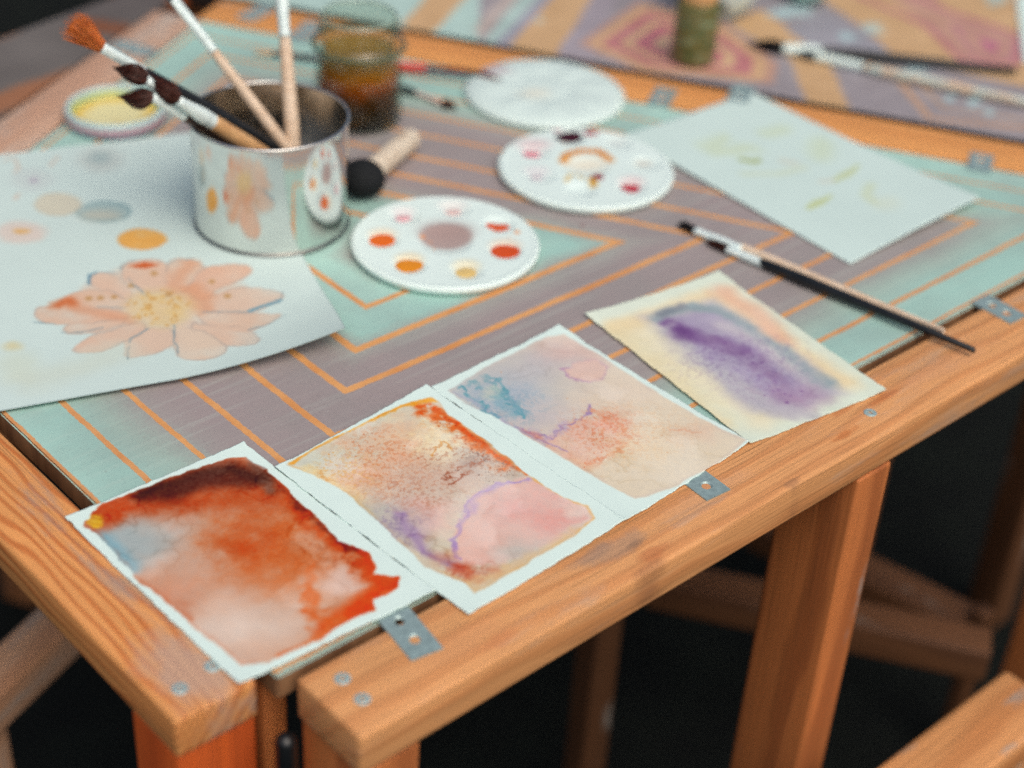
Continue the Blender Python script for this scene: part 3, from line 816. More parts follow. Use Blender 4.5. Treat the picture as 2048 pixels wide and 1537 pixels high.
def paint2(c):
    reg = [(572, 938), (620, 905), (700, 866), (800, 816), (862, 802), (880, 812), (892, 830), (960, 880), (1050, 950), (1122, 1000), (1178, 1018), (1192, 1044), (1172, 1060), (1150, 1076), (1060, 1130), (985, 1176), (950, 1192), (928, 1170), (850, 1140), (800, 1092),
           (740, 1036), (680, 984), (620, 954)]
    keep = c.c.copy(); c.c[:] = (206, 196, 180)
    c.ell(670, 930, 90, 45, (198, 200, 186), .9, .8, .02, 30, 1)
    c.ell(775, 838, 60, 26, (206, 208, 196), .8, .8, .02, 30, 41)
    c.stroke([(620, 950), (680, 985), (740, 1030)], (224, 202, 152), .010, .8, .95, .012, 50, 2, .5)
    c.ell(860, 890, 80, 46, (226, 210, 174), .95, .7, .022, 35, 3, tex=.5)
    c.ell(745, 940, 75, 60, (214, 172, 144), .85, .85, .025, 35, 4, tex=.9)
    c.ell(800, 880, 40, 50, (214, 172, 146), .55, .9, .025, 40, 42, tex=.8)
    c.ell(880, 965, 90, 36, (196, 164, 148), .75, .9, .02, 35, 5)
    c.ell(975, 930, 65, 24, (158, 134, 122), .75, .9, .02, 44, 6, tex=.9)
    c.ell(800, 1010, 60, 34, (206, 188, 178), .6, .9, .02, 40, 43)
    pink = [(1100, 962), (1040, 966), (1000, 974), (965, 990), (942, 1004), (930, 1030), (920, 1060), (906, 1090), (912, 1132), (990, 1140), (1120, 1080), (1185, 1032), (1140, 1000)]
    c.fill(pink, (214, 176, 166), .9, .004, .010, 50, 7)
    c.ell(1050, 1020, 60, 34, (214, 156, 150), .6, .9, .02, 40, 8, tex=.6)
    c.ell(1115, 1050, 42, 18, (212, 140, 132), .65, .9, .014, 44, 9, tex=.7)
    c.ell(1150, 1030, 22, 12, (222, 196, 184), .8, .7, .008, 50, 44)
    c.ell(1000, 1075, 55, 30, (218, 186, 176), .5, .9, .02, 40, 45)
    c.ell(860, 1040, 44, 36, (216, 174, 164), .75, .9, .015, 40, 10)
    c.ell(780, 1060, 66, 36, (168, 156, 164), .8, .85, .015, 40, 11)
    c.ell(740, 1030, 40, 20, (170, 176, 174), .6, .9, .015, 40, 46)
    c.stroke([(795, 1035), (815, 1062), (846, 1100), (880, 1125), (920, 1142)], (166, 144, 172), .0055, .75, .95, .008, 50, 12, .4)
    c.stroke([(850, 1110), (890, 1130), (925, 1143)], (150, 126, 158), .0025, .7, .95, .006, 60, 47)
    c.stroke([(1096, 964), (1040, 967), (1000, 975), (965, 990), (941, 1006), (930, 1035), (919, 1062), (906, 1090), (912, 1125)], (168, 142, 182), .0021, .85, .95, .0075, 90, 13, .5)
    c.stroke([(1000, 975), (965, 992), (944, 1008), (934, 1035)], (176, 152, 186), .0045, .5, .95, .0075, 90, 48, .6)
    c.ell(1035, 1108, 44, 17, (184, 182, 176), .85, .85, .012, 40, 14)
    c.ell(890, 1118, 26, 12, (196, 142, 116), .6, .9, .01, 50, 49)
    c.stroke([(905, 1148), (945, 1158), (985, 1150)], (194, 126, 104), .006, .6, .95, .010, 50, 15, .5)
    c.ell(935, 1148, 20, 12, (190, 98, 70), .8, .9, .01, 60, 16)
    c.stroke([(940, 1178), (1010, 1150), (1100, 1100), (1150, 1070)], (212, 178, 136), .006, .6, .95, .008, 50, 17)
    # rust edge with spatter
    c.stroke([(845, 824), (880, 838), (950, 890), (1010, 932)], (206, 100, 44), .0095, .8, .95, .012, 90, 18, 1.2, 140)
    c.stroke([(868, 822), (905, 848), (960, 893), (1012, 930), (1056, 953)], (206, 78, 22), .0036, .95, .9, .004, 90, 19, .6)
    c.stroke([(1050, 950), (1120, 998), (1178, 1018), (1190, 1042), (1150, 1074)], (216, 164, 96), .0020, .8, .95, .004, 70, 20, .6)
    c.stroke([(585, 932), (620, 906), (700, 866), (800, 817), (862, 804)], (222, 154, 50), .0021, .9, .9, .003, 90, 21, .7)
    c.stroke([(740, 846), (800, 818), (866, 806)], (222, 150, 40), .0034, .8, .95, .004, 90, 50, .9)
    for j, L in enumerate(([(900, 955), (935, 940), (985, 925)], [(880, 965), (925, 962), (935, 950)], [(905, 975), (930, 958)], [(870, 915), (880, 890), (905, 905)], [(640, 950), (660, 975)])):
        c.stroke(L, (140, 72, 48) if j < 3 else (196, 132, 60), .0016, .75, .95, .008, 120, 22 + j, 1.0)
    for k, (L, col, n, r) in enumerate([([(850, 815), (1060, 945), (1000, 960), (880, 870)], (150, 56, 22), 170, .0011), ([(690, 860), (860, 900), (800, 1040), (690, 960)], (180, 92, 54), 90, .0010),
                                      ([(930, 900), (1060, 950), (960, 980), (870, 960)], (84, 56, 48), 110, .0010), ([(620, 925), (700, 900), (740, 1000), (680, 980)], (204, 146, 70), 50, .0011)]):
        c.specks(L, col, n, r, .7, 40 + k)
    c.grit(760, 930, 90, 70, (196, 124, 84), .5, .53, 330, 101); c.grit(940, 920, 110, 34, (152, 84, 56), .55, .55, 330, 102); c.grit(990, 930, 60, 22, (104, 80, 72), .5, .55, 340, 103)
    c.grit(690, 950, 60, 36, (206, 150, 76), .6, .52, 300, 104); c.grit(830, 985, 90, 40, (176, 120, 98), .5, .52, 330, 105); c.grit(900, 850, 50, 24, (204, 120, 54), .7, .50, 320, 106)
    c.grit(780, 1060, 60, 36, (140, 124, 150), .5, .52, 320, 107); c.grit(930, 1150, 50, 18, (176, 100, 80), .6, .50, 320, 108)
    c.strengthen(1.10); c.bloom(82, 1.0); c.tone(5, 60, 24)
    apply_wash(c, keep, reg, .003, 60, 33, .0014, (212, 164, 96), .0018, .5)

def paint3(c):
    reg = [(896, 786), (940, 758), (1000, 726), (1090, 680), (1130, 676), (1190, 710), (1280, 768), (1380, 830), (1492, 890), (1440, 930), (1340, 984), (1270, 1004), (1230, 985), (1130, 925), (1090, 900), (1000, 845), (930, 812)]
    keep = c.c.copy(); c.c[:] = (216, 203, 184)
    c.ell(1000, 795, 105, 58, (168, 178, 190), .9, .8, .02, 30, 1)
    c.ell(1095, 730, 90, 40, (186, 182, 186), .85, .9, .02, 30, 2)
    c.ell(1140, 708, 60, 22, (210, 174, 166), .6, .95, .015, 34, 3)
    c.ell(1090, 845, 85, 30, (190, 180, 184), .75, .9, .015, 35, 4)
    c.ell(1230, 790, 80, 34, (214, 198, 186), .6, .9, .02, 30, 5)
    c.fill([(1125, 748), (1150, 730), (1192, 722), (1212, 738), (1200, 764), (1165, 770), (1140, 762)], (216, 184, 174), .75, .003, .008, 70, 6, (172, 142, 172), .0017, .8)
    c.fill([(1010, 850), (1060, 872), (1095, 884), (1130, 858), (1180, 838), (1240, 852), (1252, 884), (1235, 910), (1190, 934), (1120, 915), (1050, 885)], (216, 180, 166), .8, .006, .012, 60, 7, tex=.5)
    c.stroke([(1185, 830), (1225, 840), (1250, 862), (1250, 892), (1232, 910), (1200, 930), (1168, 936)], (208, 134, 104), .0024, .75, .95, .012, 110, 8, 1.1)
    c.ell(1220, 860, 40, 30, (212, 158, 136), .5, .95, .014, 60, 28, tex=1.0)
    c.ell(1165, 938, 32, 12, (210, 142, 108), .5, .95, .012, 70, 18, tex=1.0)
    c.stroke([(985, 840), (1020, 858), (1060, 868), (1095, 883), (1130, 856), (1152, 850), (1168, 840), (1182, 820)], (160, 138, 172), .0017, .85, .95, .008, 100, 9, .5)
    c.stroke([(1060, 868), (1095, 884), (1130, 857)], (176, 160, 186), .0040, .45, .95, .008, 100, 29, .5)
    c.stroke([(1030, 860), (1080, 886), (1130, 908)], (164, 142, 178), .0014, .6, .95, .004, 90, 19)
    c.stroke([(1040, 868), (1075, 882)], (190, 126, 122), .005, .5, .95, .006, 70, 20)
    teal = (98, 152, 164)
    for j, (L, w) in enumerate((([(912, 782), (930, 772), (958, 768), (966, 786)], .0022), ([(925, 785), (942, 800), (958, 812), (975, 828), (1000, 838)], .0024), ([(968, 762), (992, 762), (998, 780), (1012, 790), (1018, 806), (1034, 818), (1040, 836)], .0026),
                                ([(978, 770), (1000, 786), (1008, 800)], .0020), ([(1020, 800), (1045, 826), (1060, 845)], .0034))):
        c.stroke(L, teal if j < 4 else (126, 162, 174), w, .85 if j < 4 else .5, .95, .011, 110, 10 + j, .7)
    c.ell(982, 792, 20, 16, (192, 196, 186), .75, .7, .008, 70, 16)
    c.stroke([(995, 800), (1020, 830)], (120, 164, 176), .008, .45, .95, .010, 70, 36, .7)
    c.ell(1385, 868, 46, 14, (218, 184, 164), .55, .9, .014, 60, 14); c.stroke([(1340, 870), (1370, 864), (1400, 872)], (212, 158, 130), .0014, .5, .95, .008, 90, 34, .8)
    c.ell(1300, 930, 90, 40, (216, 206, 190), .6, .9, .02, 40, 15)
    c.ell(1270, 900, 60, 24, (222, 196, 162), .5, .95, .02, 50, 37)
    c.specks([(1180, 810), (1270, 850), (1260, 920), (1150, 945)], (192, 96, 64), 110, .0008, .7, 61)
    c.specks([(950, 720), (1400, 860), (1300, 940), (1000, 840)], (200, 140, 96), 60, .0008, .5, 62)
    c.stroke([(910, 790), (1000, 840), (1090, 897)], (160, 164, 184), .0018, .5, .95, .004, 70, 38)
    c.grit(1210, 870, 70, 46, (204, 122, 90), .55, .52, 330, 111); c.grit(1010, 810, 80, 40, (130, 160, 178), .5, .52, 330, 112); c.grit(1260, 870, 120, 60, (212, 164, 124), .35, .54, 330, 113)
    c.strengthen(1.10); c.bloom(83, .7); c.tone(4, 60, 24)
    apply_wash(c, keep, reg, .0025, 60, 35, .0018, (196, 180, 176), .0018, .3)

def paint4(c):
    c.c[:] = (214, 222, 206)
    frame = [(1215, 650), (1420, 585), (1460, 585), (1720, 775), (1530, 860), (1490, 855)]
    c.fill(frame, (226, 216, 188), .95, .018, .01, 20, 1)
    c.stroke([(1230, 660), (1420, 596), (1560, 690), (1690, 772)], (228, 206, 166), .014, .8, .95, .01, 30, 2)
    c.stroke([(1230, 665), (1330, 760), (1440, 850)], (228, 208, 166), .016, .7, .95, .01, 30, 3)
    c.fill([(1290, 640), (1425, 606), (1500, 650), (1600, 720), (1690, 790), (1590, 835), (1500, 830), (1420, 760), (1350, 700)], (178, 174, 186), .9, .016, .010, 24, 4)
    c.stroke([(1450, 592), (1520, 640), (1560, 684)], (226, 176, 150), .014, .75, .95, .008, 30, 5)
    c.fill([(1340, 640), (1420, 622), (1490, 660), (1560, 720), (1630, 790), (1560, 820), (1470, 760), (1400, 710)], (164, 152, 178), .85, .008, .014, 34, 6, tex=.4)
    c.stroke([(1310, 640), (1345, 622), (1430, 622), (1500, 668), (1560, 700), (1600, 740), (1660, 772)], (146, 160, 166), .009, .85, .8, .008, 34, 7, .4)
    c.stroke([(1320, 634), (1360, 615)], (120, 124, 136), .006, .7, .9, .005, 50, 8)
    c.stroke([(1340, 652), (1375, 672), (1420, 688), (1480, 705)], (126, 94, 144), .010, .85, .8, .006, 50, 9, .5)
    c.stroke([(1430, 690), (1500, 715), (1545, 760), (1570, 790)], (142, 116, 154), .012, .7, .9, .010, 44, 10, .7)
    c.ell(1370, 672, 26, 12, (104, 66, 124), .7, .9, .006, 60, 11)
    c.ell(1600, 800, 50, 20, (160, 126, 158), .75, .9, .012, 40, 12, tex=.5)
    c.stroke([(1440, 655), (1520, 690), (1580, 740)], (196, 188, 190), .010, .6, .95, .008, 40, 13)
    c.stroke([(1480, 770), (1560, 830), (1620, 840)], (182, 176, 184), .010, .7, .95, .01, 40, 14)
    c.specks([(1340, 640), (1480, 690), (1620, 800), (1560, 820), (1420, 720)], (112, 66, 132), 60, .0018, .7, 71)
    c.grit(1480, 720, 130, 60, (120, 90, 140), .35, .54, 300, 121); c.grit(1540, 770, 80, 40, (160, 134, 158), .35, .54, 300, 122); c.grit(1600, 800, 50, 22, (150, 126, 152), .3, .54, 300, 123); c.bloom(84, .35); c.tone(4, 60, 24)

card([(130, 1040), (487, 890), (870, 1190), (478, 1375)], paint1, .0028, "watercolour card washed in rust red and brown, with a dark maroon band at its top", lambda s, r: .001 * (1 - r) ** 3 * s, seed=1)
card([(551, 941), (852, 777), (1251, 1046), (936, 1237)], paint2, .0036, "watercolour card with orange speckled edge above a pink pool outlined in purple", lambda s, r: .0 * s, seed=5)
card([(862, 780), (1117, 657), (1498, 891), (1249, 1050)], paint3, .0029, "pale watercolour card with blue corner, teal scribble and peach blooms", lambda s, r: .0005 * s, jag=.0024, seed=9)
card([(1170, 633), (1437, 550), (1772, 787), (1500, 893)], paint4, .0027, "cream watercolour card with a purple and blue grey cloud in its middle", lambda s, r: .003 * np.maximum(0, s - .8), jag=.0018, seed=13)

# ------------------------------------------------------------------ flower sheet
def flower_sheet():
    Cn = np.array([.4492, .3477]) - .006 * nrm(70); du = nrm(160); dv = nrm(70)
    nu, nv = 330, 300
    u = np.linspace(0, .60, nu); v = np.linspace(0, .576, nv)
    U, V_ = np.meshgrid(u, v); U, V_ = U.ravel(), V_.ravel()
    xy = Cn + U[:, None] * du + V_[:, None] * dv
    c = Canvas(xy, PAPERW)
    c.c *= np.array([.935, .935, .94])
    Z = lambda L: [(x / 2.926, 450 + y / 2.926) for x, y in L]
    pe, pk, ol, org, blu = (216, 176, 154), (214, 160, 132), (150, 160, 164), (206, 118, 70), (104, 150, 168)
    petals = [([(800, 430), (700, 330), (600, 290), (530, 310), (525, 350), (600, 390), (720, 440)], pe),
              ([(860, 410), (760, 330), (720, 250), (760, 222), (880, 215), (960, 260), (1000, 400)], pe),
              ([(980, 400), (980, 260), (1050, 215), (1130, 205), (1180, 240), (1150, 320), (1080, 400)], (214, 164, 136)),
              ([(1080, 410), (1160, 300), (1330, 250), (1480, 245), (1440, 310), (1280, 370), (1180, 450)], (214, 158, 132)),
              ([(1180, 480), (1300, 410), (1460, 390), (1655, 405), (1640, 450), (1470, 515), (1250, 525)], pe),
              ([(1120, 530), (1280, 525), (1500, 540), (1670, 550), (1600, 590), (1450, 635), (1250, 610)], (216, 170, 144)),
              ([(1080, 570), (1250, 610), (1450, 640), (1550, 745), (1330, 720), (1180, 680)], (216, 178, 156)),
              ([(1020, 590), (1120, 620), (1250, 690), (1330, 770), (1250, 825), (1100, 800), (1020, 700)], (218, 196, 176)),
              ([(860, 620), (1010, 610), (1010, 700), (900, 770), (760, 815), (750, 760), (770, 680)], (216, 184, 164)),
              ([(830, 560), (850, 630), (700, 700), (560, 770), (425, 770), (450, 720), (640, 640)], pe),
              ([(780, 540), (700, 590), (540, 640), (370, 645), (380, 610), (560, 560)], (214, 176, 154)),
              ([(800, 520), (700, 560), (400, 580), (250, 580), (200, 545), (230, 500), (330, 490), (560, 500)], pk),
              ([(800, 500), (560, 500), (330, 490), (370, 430), (540, 395), (700, 420)], (214, 164, 136))]
    c.fill(Z([(560, 330), (740, 260), (900, 250), (1100, 240), (1300, 300), (1500, 440), (1480, 560), (1380, 660), (1180, 740), (900, 720), (680, 690), (480, 600), (430, 500)]), (210, 188, 170), .8, .012, .012, 30, 19, tex=.5)
    for k, (L, col) in enumerate(petals):
        P_ = np.array(L, float); cen = np.array([950., 500.]); m_ = P_.mean(0)
        dv_ = (m_ - cen) / np.linalg.norm(m_ - cen); pr = np.array([-dv_[1], dv_[0]])
        P_ = m_ + np.outer((P_ - m_) @ dv_, dv_) + np.outer((P_ - m_) @ pr, pr) * 1.34
        # round the outline
        for _i in range(2):
            nx = np.roll(P_, -1, 0); P_ = np.stack([P_ * .75 + nx * .25, P_ * .25 + nx * .75], 1).reshape(-1, 2)
        c.fill(Z(P_), np.array(col) * .5 + np.array((210, 186, 166)) * .5, .8, .0026, .0045, 45, 20 + k, (170, 158, 150), .0013, .7, tex=.7, ts=24)
    c.fill(Z([(1050, 370), (1150, 340), (1260, 430), (1240, 520), (1150, 540), (1080, 450)]), (212, 146, 108), .6, .008, .008, 40, 51)
    c.stroke(Z([(1020, 400), (1060, 300), (1120, 230)]), (210, 144, 108), .008, .5, .95, .004, 50, 52)
    c.fill(Z([(750, 250), (840, 225), (930, 245), (850, 265)]), (198, 92, 44), .95, .003, .003, 50, 53)
    c.stroke(Z([(330, 480), (400, 455), (420, 470)]), (198, 104, 58), .007, .9, .9, .004, 50, 54)
    c.stroke(Z([(440, 500), (600, 530), (760, 570)]), (208, 140, 104), .008, .5, .95, .004, 50, 55)
    c.ell(940 / 2.926, 450 + 500 / 2.926, 62, 36, (216, 188, 138), .8, .5, .006, 50, 56, tex=.5)
    rng = np.random.default_rng(3)
    for _ in range(70):
        a = rng.random() * 6.28; q = .3 + .75 * rng.random()
        c.ell(321 + 66 * q * math.cos(a), 620 + 38 * q * math.sin(a), 3.6, 2.4, (198, 146, 74) if rng.random() < .6 else (212, 170, 100), .6, .7)
    for x, y in ((900, 295), (1240, 340), (1335, 425), (770, 365), (520, 440), (590, 435), (670, 430), (990, 415)):
        c.ell(x / 2.926, 450 + y / 2.926, 7, 4.5, (178, 134, 80), .75, .6, .002, 60)
    for L in ([(520, 355), (520, 310), (560, 285), (690, 290)], [(710, 270), (730, 235), (790, 215)], [(970, 235), (1060, 215), (1130, 205)], [(1655, 400), (1640, 450), (1600, 465)], [(745, 320), (790, 370), (860, 420)],
              [(560, 490), (640, 490), (740, 495)], [(370, 640), (480, 640), (600, 610)], [(1020, 600), (1015, 690), (1050, 770)], [(870, 620), (760, 680), (750, 810)], [(1180, 520), (1450, 520)], [(1450, 635), (1600, 590), (1670, 550)], [(200, 580), (330, 590)]):
        c.stroke(Z(L), (124, 146, 154), .0010, .7, .8, .002, 60, 57, .9)
    c.stroke(Z([(1640, 450), (1560, 480), (1460, 515)]), blu, .0028, .95, .6, .002, 60, 58)
    c.stroke(Z([(520, 355), (530, 300), (565, 290)]), (96, 136, 156), .002, .9, .6, .002, 60, 59)
    # practice blots
    c.ell(285, 482, 48, 21, (222, 164, 84), 1, .12, .003, 50, 61, (206, 140, 60), .5, .3)
    c.ell(207, 427, 56, 21, (158, 180, 180), .95, .14, .003, 50, 62, (112, 150, 158), .9)
    c.ell(200, 434, 40, 10, (200, 188, 168), .6, .6, .003, 50, 72)
    c.ell(115, 412, 48, 22, (206, 198, 178), .9, .16, .003, 50, 63, (188, 180, 164), .6)
    c.ell(42, 468, 50, 22, (214, 196, 186), .85, .3, .004, 50, 64)
    c.ell(42, 466, 16, 5, (218, 170, 104), .9, .5, .003, 50, 65)
    c.ell(200, 322, 46, 24, (188, 196, 192), .9, .5, .005, 40, 66); c.ell(200, 318, 22, 12, (160, 178, 178), .8, .8, .003)
    c.ell(65, 362, 42, 22, (196, 206, 204), .9, .4, .005, 40, 67); c.ell(68, 364, 10, 6, (178, 170, 182), .8, .6)
    c.ell(25, 697, 18, 9, (206, 190, 142), .7, .8, .003, 50, 68)
    c.ell(30, 740, 40, 30, (200, 206, 186), .5, .9, .01, 30, 73)
    c.stroke([(60, 770), (160, 740), (240, 710)], (198, 200, 180), .02, .35, .95, .01, 30, 69)
    for L in ([(30, 322), (40, 340), (28, 348)], [(100, 335), (118, 318)], [(28, 402), (38, 392)], [(10, 325), (24, 318)]):
        c.stroke(L, (214, 172, 150), .0022, .5, .9, .003, 60, 70)
    c.tone(3, 14, 71)
    # corner and front edge lift off the board
    cu = np.clip(1 - U / .30, 0, 1); cv = np.clip(1 - V_ / .15, 0, 1)
    z = .0020 + .006 * cv ** 1.6 * sstep(.60, .12, U) + .021 * (np.clip(1 - (U * .75 + V_) / .15, 0, 1)) ** 1.5
    # the lifted corner also pulls back a little
    pull = (.022 * (np.clip(1 - (U * .75 + V_) / .15, 0, 1)) ** 2)
    xy = xy + pull[:, None] * (.5 * du + .6 * dv)
    loc = W(*(Cn + .3 * du + .28 * dv), .0015)
    o = grid_sheet("drawing_sheet", xy, nu, nv, c.linear(), MAT_SHEET, None, loc, z, .0004)
    o.location = Vector(loc)
    props(o, "large white sheet with a peach flower painting and colour test blots, its corner curling up", "drawing")
flower_sheet()

def sketch_sheet():
    Q = [(1.0625, .556), T(1503, 186), T(1957, 411), T(1700, 531)]
    Q = [Q[0], Q[1], Q[2], Q[3]]
    nu, nv = 150, 110
    # order for quad_xy: back-left, back-right, front-right, front-left
    xy, s, r = quad_xy(Q, nu, nv, .0006, 4)
    c = Canvas(xy, (198, 216, 212))
    g = (190, 194, 132)
    c.stroke([(1482, 322), (1510, 326), (1518, 322)], (150, 158, 80), .006, .8, .9, .003, 50, 1, 0, 80, .6)
    c.stroke([(1440, 280), (1420, 295), (1440, 308), (1500, 300)], g, .014, .28, .95, .01, 40, 2)
    c.stroke([(1530, 270), (1570, 262)], g, .012, .26, .95, .008, 40, 3); c.ell(1640, 302, 26, 24, g, .26, .9, .006, 40, 4)
    c.stroke([(1490, 350), (1560, 352), (1610, 340)], (200, 202, 158), .007, .3, .9, .006, 40, 5)
    c.stroke([(1668, 366), (1695, 352), (1716, 335)], (176, 178, 96), .006, .55, .95, .004, 40, 6, 0, 80, .8)
    c.stroke([(1616, 422), (1640, 408), (1662, 396)], (178, 182, 96), .006, .65, .9, .003, 40, 7, 0, 80, .8)
    c.stroke([(1742, 376), (1735, 400), (1745, 412)], (194, 196, 140), .007, .35, .95, .006, 40, 8); c.ell(1770, 415, 26, 14, (206, 206, 176), .3, .9)
    c.stroke([(1640, 368), (1660, 366)], (206, 178, 150), .005, .3, .9, .004, 40, 9); c.stroke([(1565, 325), (1590, 330)], (206, 180, 150), .006, .3, .9)
    c.tone(3, 14, 12)
    z = .002 + .010 * (1 - r) ** 3 * s ** 2 + .004 * np.sin(s * 3.1) * (1 - r) ** 4 + .010 * np.maximum(0, .3 - s) * r
    loc = W(*np.mean([np.asarray(q) for q in Q], 0), .002)
    o = grid_sheet("sketch_sheet", xy, nu, nv, c.linear(), MAT_SHEET, None, loc, z, .0004); o.location = Vector(loc)
    props(o, "white sheet with a few faint green brush marks, lying right of the palettes", "drawing")
sketch_sheet()

# ------------------------------------------------------------------ palettes
def wet(name, col, rough=.12, deep=.12):
    m = NT(name); n = m.noise(m.coord(), 160., 4)
    c = np.array(P(*col))
    m.base(m.mix(m.rng(n, .3, .75), tuple(c) + (1,), tuple(c * (1 - deep)) + (1,)))
    m.p(Roughness=rough, Specular_IOR_Level=.5)
    return m.m
_wets = {}
def wetc(col):
    if col not in _wets: _wets[col] = wet("wet_paint", col)
    return _wets[col]
MAT_PAL = painted("palette_plastic", .3, 60., .02, .45)

def palette(cpx, R, wells, centre, stains, label, seed):
    ctr = T(*cpx, .0105); loc = W(ctr[0], ctr[1], .0015); Rm = R * S; zt = .0082
    t = empty("paint_palette", loc, label, "palette", "round white palettes")
    WL = []
    for x, y, rr, dp in wells:
        q = (T(x, y, .0095) - ctr) * S; WL.append((q[0], q[1], rr * S, dp))
    WL.append((0, 0, centre * S, .0038))
    nr, nth = 84, 200
    rr = np.linspace(0.0006, Rm * .985, nr)
    th = np.linspace(0, 2 * math.pi, nth, endpoint=False)
    X = (rr[:, None] * np.cos(th)).ravel(); Y = (rr[:, None] * np.sin(th)).ravel()
    Z = np.full(X.shape, zt) + .0006 * sstep(Rm * .90, Rm * .965, np.hypot(X, Y))
    Z -= .0014 * sstep(Rm * .965, Rm * .985, np.hypot(X, Y)) 
    for qx, qy, wr, dp in WL:
        d = np.hypot(X - qx, Y - qy) / wr
        Z -= dp * np.clip(1 - d ** 2, 0, 1) * sstep(1.0, .80, d) ** .5
    n0 = len(X)
    rim = [(Rm * .995, zt - .0010), (Rm, zt - .0026), (Rm * .995, zt - .0044), (Rm * .975, .0012), (Rm * .96, 0)]
    V = np.stack([X, Y, Z], 1)
    for r_, z_ in rim:
        V = np.concatenate([V, np.stack([r_ * np.cos(th), r_ * np.sin(th), np.full(nth, z_)], 1)])
    Fc = []
    tot = nr + len(rim)
    for i in range(tot - 1):
        for k in range(nth):
            k2 = (k + 1) % nth
            Fc.append((i * nth + k, i * nth + k2, (i + 1) * nth + k2, (i + 1) * nth + k)[::-1] if False else (i * nth + k, (i + 1) * nth + k, (i + 1) * nth + k2, i * nth + k2))
    Fc.append(tuple(range(nth))); Fc.append(tuple(reversed(range((tot - 1) * nth, tot * nth))))
    # local axes follow the table
    c_, s_ = math.cos(ROT), math.sin(ROT)
    V2 = V.copy(); V2[:, 0] = V[:, 0] * c_ - V[:, 1] * s_; V2[:, 1] = V[:, 0] * s_ + V[:, 1] * c_
    o = mesh("dish", V2, Fc, MAT_PAL, t)
    cv = Canvas(np.stack([V[:, 0] / S + ctr[0], V[:, 1] / S + ctr[1]], 1), (222, 236, 232))
    stains(cv); cv.tone(1.5, 20, seed)
    set_col(o.data, cv.linear())
    return t, ctr, WL, zt
def puddle(pal, x, y, rx, ry, col, zl=None, seed=0, jag=.12):
    "wet paint pooled in a well; centre and size from the photo"
    t, ctr, WL, zt = pal
    q = (T(x, y, .006) - ctr) * S
    k = min(range(len(WL)), key=lambda i: math.hypot(WL[i][0] - q[0], WL[i][1] - q[1]) / WL[i][2])
    wx, wy, wr, dp = WL[k]
    inw = math.hypot(wx - q[0], wy - q[1]) < wr * .9
    rng = np.random.default_rng(seed); ph = rng.random(4) * 6.28
    pts = []
    n = 28
    for i in range(n):
        a = 2 * math.pi * i / n
        j = 1 + jag * (math.sin(2 * a + ph[0]) * .5 + math.sin(3 * a + ph[1]) * .35 + math.sin(5 * a + ph[2]) * .2)
        p = (T(x + rx * j * math.cos(a), y + ry * j * math.sin(a), .006) - ctr) * S
        pts.append(p)
    def zs(p):
        z = zt
        for qx, qy, w_, dp_ in WL:
            d = math.hypot(p[0] - qx, p[1] - qy) / w_
            z -= dp_ * max(0, 1 - d * d) * float(sstep(1.0, .80, np.array(d))) ** .5
        return z
    V = [(q[0], q[1], 0)]; zc = zs(q)
    lvl = max(zc + .0011, np.mean([zs(p) for p in pts]) * .5 + zc * .5) if inw else zc + .0006
    V = [(q[0], q[1], lvl + .0001)]
    for p in pts:
        m = q + (p - q) * .86; V.append((m[0], m[1], max(lvl, zs(m) + .0005)))
    for p in pts: V.append((p[0], p[1], zs(p) - .0001))
    c_, s_ = math.cos(ROT), math.sin(ROT)
    V = [(a * c_ - b * s_, a * s_ + b * c_, z) for a, b, z in V]
    F = [(0, 1 + i, 1 + (i + 1) % n) for i in range(n)] + [(1 + i, 1 + n + i, 1 + n + (i + 1) % n, 1 + (i + 1) % n) for i in range(n)]
    return mesh("paint", V, F, wetc(col), t)

WR, WD = .0225, .0036
def st1(c):
    c.ell(892, 489, 52, 24, (176, 152, 146), .95, .18, .002, 40, 1); c.ell(892, 480, 46, 16, (160, 134, 130), .7, .8)
    for x, y, r in ((845, 490, 5), (860, 498, 3), (868, 512, 3), (990, 481, 4), (1033, 483, 6), (820, 552, 3), (1018, 492, 2)):
        c.ell(x, y, r, r * .7, (230, 150, 96), .8, .5)
    c.ell(818, 538, 28, 14, (236, 200, 150), .5, .5); c.ell(1010, 510, 30, 14, (232, 190, 160), .5, .5); c.ell(765, 487, 27, 12, (232, 196, 160), .5, .5)
    c.ell(932, 550, 26, 12, (228, 212, 176), .7, .6); c.ell(905, 428, 26, 9, (226, 206, 202), .5, .7); c.ell(806, 440, 20, 7, (226, 196, 198), .5, .7)
p1 = palette((891, 484), .1135, [(765, 484, WR, WD), (818, 535, WR, WD), (932, 547, WR, WD), (1010, 506, WR, WD), (997, 453, WR, WD), (907, 423, WR, WD), (808, 436, WR, WD)], .036, st1,
             "white palette holding orange and amber paint, with a mauve stained middle, beside the metal can", 3)
puddle(p1, 764, 487, 27, 12, (226, 104, 22), seed=1, jag=.05)
puddle(p1, 818, 538, 28, 12.5, (224, 138, 24), seed=2, jag=.06)
puddle(p1, 1010, 510, 30, 13.5, (214, 78, 20), seed=3, jag=.05)
puddle(p1, 996, 459, 25, 8, (218, 84, 26), seed=4, jag=.28)
puddle(p1, 932, 551, 23, 10, (224, 190, 120), seed=5, jag=.06)
puddle(p1, 806, 441, 18, 5.5, (222, 160, 166), seed=6)
puddle(p1, 906, 429, 18, 6, (226, 190, 184), seed=7)

